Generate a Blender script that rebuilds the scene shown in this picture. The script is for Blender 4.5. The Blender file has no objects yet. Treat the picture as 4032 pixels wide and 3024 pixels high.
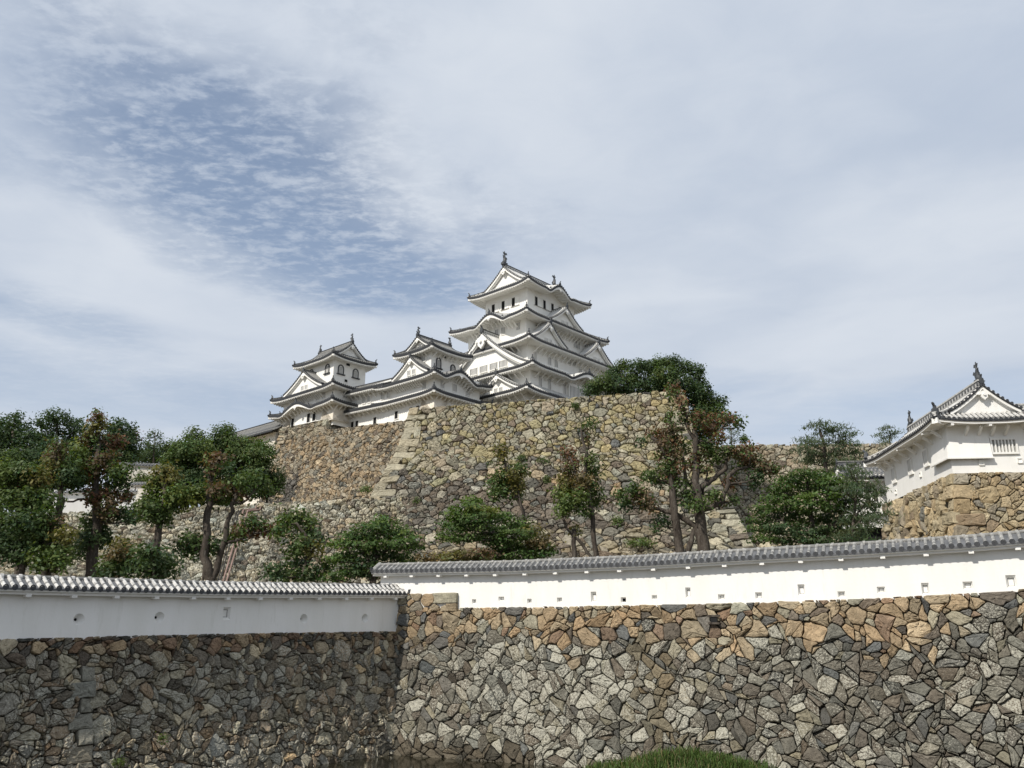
import bpy, bmesh, math, random
import numpy as np
from mathutils import Vector, Matrix, noise as mnoise

random.seed(7)
RNG = np.random.default_rng(11)
SC = bpy.context.scene
COL = SC.collection

# ------------------------------------------------------------------ camera
FPX, HOR = 3350.0, 2500.0                 # focal length in photo pixels, horizon row
PITCH = math.atan((HOR - 1512) / FPX)
CT, ST = math.cos(PITCH), math.sin(PITCH)
cam_d = bpy.data.cameras.new("camera")
cam_d.sensor_width = 36.0
cam_d.lens = 36.0 * FPX / 4032
cam_d.clip_start = 0.1
cam_d.clip_end = 6000
cam = bpy.data.objects.new("camera", cam_d)
COL.objects.link(cam)
cam.location = (0, 0, 0)
cam.rotation_euler = (math.pi / 2 + PITCH, 0, 0)
SC.camera = cam
WATER_Z = -5.27


def ray(u, v):
    r = (u - 2016) / FPX
    up = (1512 - v) / FPX
    k = CT - up * ST
    return r / k, (ST + up * CT) / k


def P(u, v, Y):
    a, b = ray(u, v)
    return np.array([a * Y, Y, b * Y])


# ------------------------------------------------------------------ light and sky
SUN_EL = math.radians(43)
SUN_DIR = np.array([-0.685, -0.728])      # horizontal direction towards the sun
SUN_DIR = SUN_DIR / np.linalg.norm(SUN_DIR)
sun_d = bpy.data.lights.new("sun", 'SUN')
sun_d.energy = 3.3
sun_d.angle = math.radians(0.7)
sun_d.color = (1.0, 0.94, 0.85)
sun = bpy.data.objects.new("sun", sun_d)
COL.objects.link(sun)
sv = Vector((SUN_DIR[0] * math.cos(SUN_EL), SUN_DIR[1] * math.cos(SUN_EL), math.sin(SUN_EL)))
sun.rotation_euler = sv.to_track_quat('Z', 'Y').to_euler()
sun.location = (-60, -60, 120)

SC.view_settings.view_transform = 'Standard'
SC.view_settings.look = 'None'
SC.view_settings.exposure = 0.40
SC.view_settings.gamma = 1.0

world = bpy.data.worlds.new("World")
SC.world = world
world.use_nodes = True


class NT:
    """Small helper for writing node trees."""

    def __init__(self, tree):
        self.t = tree
        tree.nodes.clear()

    def n(self, typ, **kw):
        nd = self.t.nodes.new(typ)
        for k, v in kw.items():
            if k.startswith('i_'):
                key = k[2:]
                key = int(key) if key.isdigit() else key
                self.set(nd.inputs[key], v)
            else:
                setattr(nd, k, v)
        return nd

    def set(self, sock, v):
        if isinstance(v, bpy.types.NodeSocket):
            self.t.links.new(v, sock)
        else:
            sock.default_value = v

    def math(self, op, a, b=None, c=None, clamp=False):
        nd = self.t.nodes.new('ShaderNodeMath')
        nd.operation = op
        nd.use_clamp = clamp
        for i, x in enumerate((a, b, c)):
            if x is not None:
                self.set(nd.inputs[i], x)
        return nd.outputs[0]

    def vmath(self, op, a, b=None):
        nd = self.t.nodes.new('ShaderNodeVectorMath')
        nd.operation = op
        self.set(nd.inputs[0], a)
        if b is not None:
            self.set(nd.inputs[1], b)
        return nd.outputs['Value'] if op in ('LENGTH', 'DOT_PRODUCT', 'DISTANCE') else nd.outputs[0]

    def mix(self, fac, a, b, typ='MIX'):
        nd = self.t.nodes.new('ShaderNodeMix')
        nd.data_type = 'RGBA'
        nd.blend_type = typ
        nd.clamp_factor = True
        self.set(nd.inputs[0], fac)
        self.set(nd.inputs[6], a)
        self.set(nd.inputs[7], b)
        return nd.outputs[2]

    def ramp(self, v, lo, hi, a=0.0, b=1.0, smooth=True):
        nd = self.t.nodes.new('ShaderNodeMapRange')
        nd.interpolation_type = 'SMOOTHSTEP' if smooth else 'LINEAR'
        nd.clamp = True
        self.set(nd.inputs[0], v)
        for i, x in enumerate((lo, hi, a, b)):
            self.set(nd.inputs[i + 1], x)
        return nd.outputs[0]

    def noise(self, vec, scale, detail=3, rough=0.55, dist=0.0):
        nd = self.t.nodes.new('ShaderNodeTexNoise')
        nd.inputs['Scale'].default_value = scale
        nd.inputs['Detail'].default_value = detail
        nd.inputs['Roughness'].default_value = rough
        nd.inputs['Distortion'].default_value = dist
        self.set(nd.inputs['Vector'], vec)
        return nd.outputs[0]


def build_sky():
    g = NT(world.node_tree)
    out = g.n('ShaderNodeOutputWorld')
    bg = g.n('ShaderNodeBackground')
    g.t.links.new(bg.outputs[0], out.inputs[0])
    bg.inputs[1].default_value = 0.084
    sky = g.n('ShaderNodeTexSky')
    sky.sky_type = 'NISHITA'
    sky.sun_disc = False
    sky.sun_elevation = SUN_EL
    sky.sun_rotation = math.atan2(SUN_DIR[0], SUN_DIR[1])
    sky.altitude = 50
    sky.air_density = 1.0
    sky.dust_density = 1.2
    sky.ozone_density = 1.6
    tc = g.n('ShaderNodeTexCoord')
    d = tc.outputs['Generated']
    sep = g.n('ShaderNodeSeparateXYZ', i_0=d)
    z = g.math('MAXIMUM', sep.outputs[2], 0.035)
    cx = g.math('DIVIDE', sep.outputs[0], z)
    cy = g.math('DIVIDE', sep.outputs[1], z)
    p = g.n('ShaderNodeCombineXYZ', i_0=cx, i_1=cy).outputs[0]
    # gentle warp so that nothing has a straight border
    warp = g.n('ShaderNodeTexNoise')
    warp.inputs['Scale'].default_value = 1.1
    warp.inputs['Detail'].default_value = 4
    g.set(warp.inputs['Vector'], p)
    off = g.vmath('SUBTRACT', warp.outputs['Color'], (0.5, 0.5, 0.5))
    off = g.vmath('MULTIPLY', off, (0.75, 0.75, 0.0))
    pw = g.vmath('ADD', p, off)

    def gap(u1, v1, u2, v2, width, soft, amp):
        """Open blue lane between two sky directions, on the cloud layer."""
        A = np.array(ray(u1, v1)); B = np.array(ray(u2, v2))
        a = np.array([A[0] / A[1], 1 / A[1]]); b = np.array([B[0] / B[1], 1 / B[1]])
        L = np.linalg.norm(b - a); e = (b - a) / L
        q = g.vmath('SUBTRACT', pw, (a[0], a[1], 0))
        s = g.vmath('DOT_PRODUCT', q, (e[0], e[1], 0))
        t = g.vmath('DOT_PRODUCT', q, (-e[1], e[0], 0))
        s = g.math('MAXIMUM', g.math('MULTIPLY', s, -1.0), g.math('SUBTRACT', s, L))
        s = g.math('MAXIMUM', s, 0.0)
        dist = g.math('SQRT', g.math('ADD', g.math('MULTIPLY', s, s), g.math('MULTIPLY', t, t)))
        return g.ramp(dist, width, width + soft, amp, 0.0)

    gaps = [gap(330, 270, 820, 600, 0.02, 0.5, 0.62), gap(820, 640, 1480, 1110, 0.03, 0.66, 0.95),
            gap(1500, 900, 1700, 920, 0.03, 0.6, 0.5), gap(150, 1230, 420, 1340, 0.05, 0.50, 0.55),
            gap(3480, 1640, 3800, 1680, 0.25, 0.9, 0.46), gap(2620, 1580, 3000, 1660, 0.2, 0.9, 0.36),
            gap(60, 1500, 900, 1600, 0.25, 0.9, 0.50), gap(1300, 60, 1500, 120, 0.02, 0.28, 0.30)]
    total = gaps[0]
    for x in gaps[1:]:
        total = g.math('MAXIMUM', total, x)
    n_big = g.noise(pw, 1.1, 3, 0.45, 0.4)
    n_mid = g.noise(p, 5.0, 5, 0.6, 0.5)
    # rippled puffs inside the lanes
    st = g.n('ShaderNodeMapping', i_0=p)
    st.inputs['Rotation'].default_value = (0, 0, math.radians(35))
    st.inputs['Scale'].default_value = (1.0, 1.7, 1.0)
    n_puff = g.math('ADD', g.math('MULTIPLY', g.noise(st.outputs[0], 11.0, 5, 0.62, 0.35), 0.78), g.math('MULTIPLY', g.noise(st.outputs[0], 4.6, 4, 0.6, 0.4), 0.22))
    n_fine = g.noise(p, 34.0, 4, 0.6, 0.2)
    puff = g.ramp(g.math('ADD', n_puff, g.math('MULTIPLY', g.math('SUBTRACT', n_fine, 0.5), 0.35)), 0.42, 0.68)
    cover = g.math('SUBTRACT', 1.0, total)
    calm = g.ramp(sep.outputs[2], 0.16, 0.55, 0.12, 1.0)      # cloud sheet flattens out with distance
    n_mid = g.math('ADD', 0.5, g.math('MULTIPLY', g.math('SUBTRACT', n_mid, 0.5), calm))
    n_big = g.math('ADD', 0.5, g.math('MULTIPLY', g.math('SUBTRACT', n_big, 0.5), g.math('ADD', g.math('MULTIPLY', calm, 0.7), 0.2)))
    cover = g.math('ADD', cover, g.math('MULTIPLY', g.math('SUBTRACT', n_mid, 0.5), g.math('ADD', 0.2, g.math('MULTIPLY', total, 0.75))))
    cover = g.math('ADD', cover, g.math('MULTIPLY', g.math('SUBTRACT', n_big, 0.5), 0.45))
    veil = g.ramp(cover, 0.05, 0.95)
    puff = g.math('ADD', 0.35, g.math('MULTIPLY', g.math('SUBTRACT', puff, 0.35), calm))
    lane = g.math('MULTIPLY', g.math('SUBTRACT', 1.0, veil), g.math('MULTIPLY', puff, 0.64))
    dens = g.math('ADD', veil, lane, clamp=True)
    dens = g.math('ADD', 0.30, g.math('MULTIPLY', dens, g.ramp(n_big, 0.2, 0.7, 0.66, 0.78)), clamp=True)
    # cloud brightness: thin parts greyer blue, thick sunlit parts whiter
    lum = g.math('ADD', g.math('MULTIPLY', n_big, 1.0), g.math('MULTIPLY', n_mid, 0.22))
    cl = g.mix(g.ramp(lum, 0.40, 0.80), (4.6, 5.25, 6.3, 1), (6.3, 6.75, 7.4, 1))
    skyc = g.mix(1.0, sky.outputs[0], (0.86, 1.0, 1.08, 1), 'MULTIPLY')
    col = g.mix(dens, skyc, cl)
    g.t.links.new(col, bg.inputs[0])


build_sky()

# ------------------------------------------------------------------ materials
MAT = {}


def principled(name, rough=0.7, spec=0.3):
    m = bpy.data.materials.new(name)
    m.use_nodes = True
    g = NT(m.node_tree)
    out = g.n('ShaderNodeOutputMaterial')
    b = g.n('ShaderNodeBsdfPrincipled')
    b.inputs['Roughness'].default_value = rough
    b.inputs['Specular IOR Level'].default_value = spec
    g.t.links.new(b.outputs[0], out.inputs[0])
    MAT[name] = m
    return m, g, b, out


def bump(g, b, height, strength=0.4, dist=0.05):
    bp = g.n('ShaderNodeBump')
    bp.inputs['Strength'].default_value = strength
    bp.inputs['Distance'].default_value = dist
    g.set(bp.inputs['Height'], height)
    g.t.links.new(bp.outputs[0], b.inputs['Normal'])


def mottled(name, c1, c2, scale=3.0, rough=0.75, spec=0.25, bstr=0.2, bscale=20, stretch=None, c3=None, bdist=0.03):
    m, g, b, out = principled(name, rough, spec)
    tc = g.n('ShaderNodeTexCoord')
    vec = tc.outputs['Object']
    if stretch:
        mp = g.n('ShaderNodeMapping', i_0=vec)
        mp.inputs['Scale'].default_value = stretch
        vec = mp.outputs[0]
    n1 = g.noise(vec, scale, 5, 0.6, 0.3)
    col = g.mix(g.ramp(n1, 0.33, 0.67), (*c1, 1), (*c2, 1))
    if c3:
        n3 = g.noise(vec, scale * 4.3, 4, 0.65)
        col = g.mix(g.ramp(n3, 0.55, 0.72, 0, 0.7), col, (*c3, 1))
    g.t.links.new(col, b.inputs['Base Color'])
    if bstr:
        bump(g, b, g.noise(tc.outputs['Object'], bscale, 4, 0.6), bstr, bdist)
    return m


mottled('plaster', (0.79, 0.78, 0.74), (0.84, 0.83, 0.80), 1.0, 0.8, 0.2, 0.2, 9, (1, 1, 0.18), (0.735, 0.725, 0.68), 0.025)
mottled('plaster_keep', (0.83, 0.82, 0.775), (0.87, 0.86, 0.82), 0.5, 0.8, 0.2, 0.0)
mottled('plaster_old', (0.66, 0.60, 0.50), (0.78, 0.74, 0.66), 0.6, 0.85, 0.15, 0.0)
mottled('tile', (0.075, 0.078, 0.082), (0.14, 0.143, 0.148), 2.0, 0.55, 0.4, 0.15, 14)
mottled('tile_end', (0.028, 0.03, 0.034), (0.05, 0.052, 0.056), 5.0, 0.55, 0.4, 0)
mottled('tile_grey', (0.15, 0.15, 0.145), (0.24, 0.237, 0.225), 1.5, 0.65, 0.3, 0)
mottled('tile_rib', (0.15, 0.15, 0.145), (0.28, 0.276, 0.262), 4.0, 0.7, 0.3, 0.2, 18)
mottled('tile_white', (0.50, 0.50, 0.48), (0.66, 0.655, 0.63), 0.8, 0.75, 0.25, 0)
mottled('joint_white', (0.38, 0.375, 0.355), (0.62, 0.61, 0.585), 6.0, 0.85, 0.2, 0.2, 25)
mottled('joint_grey', (0.24, 0.238, 0.225), (0.40, 0.394, 0.372), 6.0, 0.85, 0.2, 0.2, 25)
mottled('bronze', (0.035, 0.04, 0.045), (0.075, 0.08, 0.085), 3.0, 0.5, 0.5, 0)
mottled('dark', (0.012, 0.012, 0.013), (0.02, 0.02, 0.02), 2.0, 0.8, 0.2, 0)
mottled('shutter', (0.10, 0.085, 0.07), (0.16, 0.14, 0.115), 2.0, 0.7, 0.2, 0)
mottled('bark', (0.042, 0.034, 0.028), (0.098, 0.083, 0.068), 3.0, 0.9, 0.15, 0.7, 9, (1, 1, 0.25), (0.19, 0.18, 0.155), 0.06)
mottled('soil', (0.10, 0.085, 0.06), (0.17, 0.145, 0.10), 0.8, 0.95, 0.1, 0.5, 6)
mottled('gap_earth', (0.035, 0.031, 0.024), (0.10, 0.088, 0.065), 3.0, 0.95, 0.1, 0.6, 9)
mottled('pipe', (0.20, 0.135, 0.11), (0.30, 0.215, 0.185), 2.0, 0.6, 0.3, 0)
mottled('cable', (0.03, 0.03, 0.03), (0.06, 0.055, 0.05), 2.0, 0.6, 0.3, 0)
mottled('timber', (0.13, 0.10, 0.07), (0.22, 0.18, 0.13), 2.0, 0.8, 0.2, 0)


def stone_material():
    m, g, b, out = principled('stone', 0.88, 0.2)
    tc = g.n('ShaderNodeTexCoord')
    vec = tc.outputs['Object']
    at = g.n('ShaderNodeAttribute', attribute_name='col')
    sc = g.n('ShaderNodeAttribute', attribute_name='grain').outputs['Fac']   # stone size of this wall
    sv_ = g.vmath('MULTIPLY', vec, g.n('ShaderNodeCombineXYZ', i_0=sc, i_1=sc, i_2=sc).outputs[0])
    n1 = g.noise(sv_, 1.6, 6, 0.68, 0.4)
    n2 = g.noise(sv_, 6.5, 6, 0.72, 0.2)
    n3 = g.noise(sv_, 19.0, 4, 0.7)
    f = g.math('ADD', g.math('MULTIPLY', n1, 0.9), g.math('MULTIPLY', n2, 0.75))
    f = g.ramp(f, 0.45, 1.2, 0.40, 1.65, False)
    fc = g.n('ShaderNodeCombineXYZ', i_0=f, i_1=f, i_2=f).outputs[0]
    col = g.mix(1.0, at.outputs['Color'], fc, 'MULTIPLY')
    # dark crust
    crust = g.ramp(g.noise(sv_, 3.1, 5, 0.65, 0.5), 0.56, 0.70, 0, 0.55)
    col = g.mix(crust, col, g.mix(1.0, col, (0.46, 0.44, 0.43, 1), 'MULTIPLY'))
    # pale lichen, amount per stone in alpha
    thr = g.math('SUBTRACT', 0.66, g.math('MULTIPLY', at.outputs['Alpha'], 0.22))
    lv = g.math('ADD', g.math('MULTIPLY', n2, 0.62), g.math('MULTIPLY', n3, 0.38))
    lf = g.ramp(g.math('SUBTRACT', lv, thr), 0.0, 0.045, 0, 0.9)
    col = g.mix(lf, col, (0.46, 0.445, 0.37, 1))
    g.t.links.new(col, b.inputs['Base Color'])
    h = g.math('ADD', g.math('MULTIPLY', n2, 0.7), g.math('MULTIPLY', n3, 0.4))
    bump(g, b, h, 0.75, 0.09)


stone_material()


def leaf_material():
    m = bpy.data.materials.new('leaf')
    m.use_nodes = True
    g = NT(m.node_tree)
    out = g.n('ShaderNodeOutputMaterial')
    at = g.n('ShaderNodeAttribute', attribute_name='col')
    d = g.n('ShaderNodeBsdfPrincipled')
    d.inputs['Roughness'].default_value = 0.55
    d.inputs['Specular IOR Level'].default_value = 0.25
    t = g.n('ShaderNodeBsdfTranslucent')
    g.t.links.new(at.outputs['Color'], d.inputs['Base Color'])
    tint = g.mix(1.0, at.outputs['Color'], (1.25, 1.3, 0.55, 1), 'MULTIPLY')
    g.t.links.new(tint, t.inputs['Color'])
    mx = g.n('ShaderNodeMixShader')
    mx.inputs[0].default_value = 0.33
    g.t.links.new(d.outputs[0], mx.inputs[1])
    g.t.links.new(t.outputs[0], mx.inputs[2])
    g.t.links.new(mx.outputs[0], out.inputs[0])
    MAT['leaf'] = m


leaf_material()


def water_material():
    m, g, b, out = principled('water', 0.06, 0.5)
    b.inputs['Base Color'].default_value = (0.018, 0.017, 0.010, 1)
    tc = g.n('ShaderNodeTexCoord')
    mp = g.n('ShaderNodeMapping', i_0=tc.outputs['Object'])
    mp.inputs['Scale'].default_value = (1.0, 2.2, 1.0)
    bump(g, b, g.noise(mp.outputs[0], 2.2, 3, 0.5), 0.12, 0.05)


water_material()


# ------------------------------------------------------------------ mesh builder
class MB:
    def __init__(self):
        self.v = []; self.f = []; self.m = []; self.c = []; self.mats = []

    def mi(self, mat):
        if mat not in self.mats:
            self.mats.append(mat)
        return self.mats.index(mat)

    def face(self, pts, mat, col=None):
        i = len(self.v)
        self.v.extend([tuple(map(float, p)) for p in pts])
        self.f.append(tuple(range(i, i + len(pts))))
        self.m.append(self.mi(mat)); self.c.append(col)

    def mesh(self, verts, faces, mat, col=None):
        i = len(self.v)
        self.v.extend([tuple(map(float, p)) for p in verts])
        k = self.mi(mat)
        for f in faces:
            self.f.append(tuple(i + j for j in f)); self.m.append(k); self.c.append(col)

    def grid(self, rows, mat):
        """rows: list of lists of points"""
        n = len(rows[0])
        vs = [p for r in rows for p in r]
        fs = [(i * n + j, i * n + j + 1, (i + 1) * n + j + 1, (i + 1) * n + j)
              for i in range(len(rows) - 1) for j in range(n - 1)]
        self.mesh(vs, fs, mat)

    def box(self, c, ax, ay, az, mat):
        """centre and half-axis vectors"""
        c, ax, ay, az = (np.asarray(q, float) for q in (c, ax, ay, az))
        vs = [c + sx * ax + sy * ay + sz * az for sx in (-1, 1) for sy in (-1, 1) for sz in (-1, 1)]
        fs = [(0, 1, 3, 2), (4, 6, 7, 5), (0, 4, 5, 1), (2, 3, 7, 6), (0, 2, 6, 4), (1, 5, 7, 3)]
        self.mesh(vs, fs, mat)

    def bar(self, a, b, w, h, mat, up=(0, 0, 1)):
        a = np.asarray(a, float); b = np.asarray(b, float)
        d = (b - a); L = np.linalg.norm(d); d = d / L
        s = np.cross(d, up); s = s / (np.linalg.norm(s) + 1e-9)
        t = np.cross(s, d)
        self.box((a + b) / 2, d * L / 2, s * w / 2, t * h / 2, mat)

    def abox(self, x0, x1, y0, y1, z0, z1, mat):
        self.box(((x0 + x1) / 2, (y0 + y1) / 2, (z0 + z1) / 2), ((x1 - x0) / 2, 0, 0), (0, (y1 - y0) / 2, 0),
                 (0, 0, (z1 - z0) / 2), mat)

    def tube(self, path, radii, mat, n=6, cap=True, arc=None):
        path = [np.asarray(p, float) for p in path]
        if not hasattr(radii, '__len__'):
            radii = [radii] * len(path)
        rings = []
        ref = None
        for i, p in enumerate(path):
            d = path[min(i + 1, len(path) - 1)] - path[max(i - 1, 0)]
            d = d / (np.linalg.norm(d) + 1e-9)
            if ref is None:
                ref = np.array([1.0, 0, 0]) if abs(d[0]) < 0.8 else np.array([0, 1.0, 0])
            s = np.cross(d, ref); s = s / (np.linalg.norm(s) + 1e-9)
            ref = np.cross(s, d)
            rings.append([p + radii[i] * (math.cos(2 * math.pi * k / n) * s + math.sin(2 * math.pi * k / n) * ref) for k in range(n)])
        vs = [q for r in rings for q in r]
        fs = []
        for i in range(len(path) - 1):
            for k in range(n):
                fs.append((i * n + k, i * n + (k + 1) % n, (i + 1) * n + (k + 1) % n, (i + 1) * n + k))
        if cap:
            fs.append(tuple(range(n))[::-1]); fs.append(tuple(range((len(path) - 1) * n, len(path) * n)))
        self.mesh(vs, fs, mat)

    def prism(self, poly, origin, ax, ay, depth, mat):
        """flat outline (x along ax, y along ay) given thickness vector depth"""
        o = np.asarray(origin, float); ax = np.asarray(ax, float); ay = np.asarray(ay, float); dp = np.asarray(depth, float)
        n = len(poly)
        a = [o + x * ax + y * ay for x, y in poly]
        vs = [p - dp / 2 for p in a] + [p + dp / 2 for p in a]
        fs = [tuple(range(n)), tuple(range(n, 2 * n))[::-1]]
        fs += [(i, (i + 1) % n, n + (i + 1) % n, n + i) for i in range(n)]
        self.mesh(vs, fs, mat)

    def build(self, name, parent=None, smooth=False, fix=False, grain=None):
        me = bpy.data.meshes.new(name)
        me.from_pydata(self.v, [], self.f)
        for mt in self.mats:
            me.materials.append(MAT[mt])
        me.polygons.foreach_set('material_index', self.m)
        if any(c is not None for c in self.c):
            a = me.attributes.new('col', 'FLOAT_COLOR', 'FACE')
            arr = np.array([c if c is not None else (.2, .2, .2, 0) for c in self.c], dtype=np.float32)
            a.data.foreach_set('color', arr.ravel())
        if grain is not None:
            a = me.attributes.new('grain', 'FLOAT', 'FACE')
            a.data.foreach_set('value', np.full(len(self.f), grain, dtype=np.float32))
        if fix:
            bm = bmesh.new(); bm.from_mesh(me)
            bmesh.ops.recalc_face_normals(bm, faces=bm.faces)
            bm.to_mesh(me); bm.free()
        if smooth:
            me.polygons.foreach_set('use_smooth', [True] * len(me.polygons))
        me.update()
        ob = bpy.data.objects.new(name, me)
        COL.objects.link(ob)
        if parent is not None:
            ob.parent = parent
        return ob


def thing(name, label, cat, loc=(0, 0, 0), rz=0.0, group=None):
    o = bpy.data.objects.new(name, None)
    COL.objects.link(o)
    o.location = loc
    o.rotation_euler = (0, 0, rz)
    o.empty_display_size = 0.5
    o['label'] = label; o['category'] = cat
    o['kind'] = 'thing'
    if group:
        o['group'] = group
    return o


def tag(o, label=None, cat=None, group=None, kind=None):
    if label: o['label'] = label
    if cat: o['category'] = cat
    if cat and kind is None: o['kind'] = 'thing'
    if group: o['group'] = group
    if kind: o['kind'] = kind
    return o


def lerp(a, b, t):
    return a + (b - a) * t


def polyline(pts):
    pts = np.array(pts, float)
    cum = np.concatenate([[0], np.cumsum(np.linalg.norm(np.diff(pts, axis=0), axis=1))])
    cum = cum / cum[-1]

    def f(k):
        k = np.clip(np.asarray(k, float), 0, 1)
        return np.stack([np.interp(k, cum, pts[:, i]) for i in range(3)], axis=-1)
    return f


# ------------------------------------------------------------------ dry stone walls
def clip_half(poly, nx, ny, c):
    """keep points with nx*x+ny*y<=c"""
    out = []
    n = len(poly)
    for i in range(n):
        x1, y1 = poly[i]; x2, y2 = poly[(i + 1) % n]
        d1 = nx * x1 + ny * y1 - c; d2 = nx * x2 + ny * y2 - c
        if d1 <= 0: out.append((x1, y1))
        if (d1 < 0) != (d2 < 0) and d1 != d2:
            t = d1 / (d1 - d2)
            out.append((x1 + t * (x2 - x1), y1 + t * (y2 - y1)))
    return out


def pack(U, V, r0, spread, fillers, seed, pre=()):
    """random packing of circles: big stones first, small ones in the gaps"""
    rg = np.random.default_rng(seed)
    cell = r0 * 2.2
    nx, ny = int(U / cell) + 3, int(V / cell) + 3
    H = {}
    sites = []

    def ok(x, y, r, f):
        i, j = int(x / cell), int(y / cell)
        for a in range(i - 2, i + 3):
            for b in range(j - 2, j + 3):
                for (X, Y, R) in H.get((a, b), ()):
                    if (X - x) ** 2 + (Y - y) ** 2 < ((R + r) * f) ** 2:
                        return False
        return True

    def add(x, y, r):
        H.setdefault((int(x / cell), int(y / cell)), []).append((x, y, r)); sites.append((x, y, r))
    for s in pre:
        add(*s)
    area = U * V
    for frac, tries, f in ((1.0, 9, 0.92), (0.72, 9, 0.92), (0.5, 9 * fillers, 0.95), (0.3, 14 * fillers, 1.0)):
        r1 = r0 * frac
        for _ in range(int(tries * area / (4 * r1 * r1) * (0.5 if frac < 0.6 else 1))):
            r = r1 * (1 + spread * rg.uniform(-0.5, 0.6))
            x, y = rg.uniform(-0.02 * U, U * 1.02), rg.uniform(-0.3 * r0, V + .3 * r0)
            if ok(x, y, r, f):
                add(x, y, r)
    return sites


def lattice(U, V, step, ang, jit, seed):
    rg = np.random.default_rng(seed)
    ca, sa = math.cos(ang), math.sin(ang)
    R = int((U + V) / step) + 2
    s = []
    for i in range(-R, R):
        for j in range(-R, R):
            x = (i + rg.uniform(-jit, jit)) * step * 1.12; y = (j + rg.uniform(-jit, jit)) * step * 0.88
            X, Y = ca * x - sa * y, sa * x + ca * y
            if -step < X < U + step and -step < Y < V + step:
                s.append((X, Y, step * rg.uniform(0.32, 0.56)))
    return s


def cells(sites, U, V, dom=None):
    A = np.array(sites)
    w = (A[:, 2] * 0.85) ** 2
    mx = A[:, 2].max() * 3.6
    cell = mx
    H = {}
    for i, (x, y, r) in enumerate(sites):
        H.setdefault((int(x // cell), int(y // cell)), []).append(i)
    out = []
    for i, (x, y, r) in enumerate(sites):
        a, b = int(x // cell), int(y // cell)
        nb = [k for p in range(a - 1, a + 2) for q in range(b - 1, b + 2) for k in H.get((p, q), ()) if k != i]
        d = (A[nb, 0] - x) ** 2 + (A[nb, 1] - y) ** 2
        o = np.argsort(d)[:26]
        x0, x1, y0, y1 = dom or (0, U, 0, V)
        R = 4 * mx
        poly = [(max(x0, x - R), max(y0, y - R)), (min(x1, x + R), max(y0, y - R)), (min(x1, x + R), min(y1, y + R)), (max(x0, x - R), min(y1, y + R))]
        if poly[1][0] <= poly[0][0] or poly[2][1] <= poly[1][1]:
            continue
        for k in o:
            j = nb[k]
            X, Y = A[j, 0], A[j, 1]
            nx, ny = 2 * (X - x), 2 * (Y - y)
            c = X * X + Y * Y - x * x - y * y - w[j] + w[i]
            poly = clip_half(poly, nx, ny, c)
            if len(poly) < 3: break
        if len(poly) >= 3:
            out.append((poly, r))
    return out


def add_stone(mb, poly, S, gap, bulge, depth, col, rg, proud=0.0, square=False):
    P2 = np.array(poly)
    ctr = P2.mean(axis=0)
    size = math.sqrt(max(1e-6, abs(np.sum(P2[:, 0] * np.roll(P2[:, 1], -1) - P2[:, 1] * np.roll(P2[:, 0], -1)) / 2)))
    if size < gap * 1.4: return
    # drop tiny edges
    keep = [i for i in range(len(P2)) if np.linalg.norm(P2[i] - P2[i - 1]) > size * 0.08]
    if len(keep) < 3: return
    P2 = P2[keep]
    # cut corners
    cut = 0.06 if square else 0.11
    q = []
    n = len(P2)
    for i in range(n):
        a, b = P2[i], P2[(i + 1) % n]
        q.append(a + (b - a) * cut * rg.uniform(0.6, 1.3)); q.append(b + (a - b) * cut * rg.uniform(0.6, 1.3))
    q2 = []
    for i in range(len(q)):
        a, b = q[i], q[(i + 1) % len(q)]
        q2.append(a)
        ln = np.linalg.norm(b - a)
        if ln > size * 0.22:
            for f_ in ((0.5,) if ln < size * 0.6 else (0.33, 0.68)):
                nrm = np.array([-(b - a)[1], (b - a)[0]]) / ln
                q2.append(a + (b - a) * f_ + nrm * rg.normal(0, 0.028) * size * (0.4 if square else 1))
    q = np.array(q2)
    m = len(q)
    g = gap * rg.uniform(0.6, 1.4)
    k = max(0.5, 1 - g / (size * 0.55))
    q = ctr + (q - ctr) * k
    q += rg.normal(0, size * 0.013, q.shape)
    tx, ty = rg.normal(0, 0.13, 2)
    base = proud + rg.normal(0, bulge * 0.25)
    b = bulge * min(1.4, 0.35 + size / 1.6) * rg.uniform(0.6, 1.25)
    rings = [(1.0, -depth), (1.0, base - b * 0.48), (0.93, base - b * 0.08), (0.70, base + b * 0.17), (0.34, base + b * 0.22)]
    pts = []
    for ri, (s, h) in enumerate(rings):
        xy = ctr + (q - ctr) * s
        hh = np.full(m, h)
        if ri > 0:
            rel = xy - ctr
            hh = hh + tx * rel[:, 0] + ty * rel[:, 1]
        if ri >= 2:
            hh = hh + rg.normal(0, b * 0.19, m)
        pts.append(S(xy[:, 0], xy[:, 1], hh))
    V = np.concatenate(pts)
    fs = []
    for r in range(len(rings) - 1):
        for i in range(m):
            j = (i + 1) % m
            fs.append((r * m + i, r * m + j, (r + 1) * m + j, (r + 1) * m + i))
    fs.append(tuple((len(rings) - 1) * m + i for i in range(m)))
    mb.mesh(V, fs, 'stone', col)


def surface(S0, eps=0.05):
    """turns S0(u,v)->points into S(u,v,h) offset along the outward normal"""
    def S(u, v, h):
        u = np.asarray(u, float); v = np.asarray(v, float)
        p = S0(u, v)
        du = S0(u + eps, v) - S0(u - eps, v)
        dv = S0(u, v + eps) - S0(u, v - eps)
        n = np.cross(dv, du)
        n = n / (np.linalg.norm(n, axis=1, keepdims=True) + 1e-9)
        n = np.where(n[:, 1:2] > 0.6, -n, n)
        return p + n * np.asarray(h)[:, None]
    return S


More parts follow.
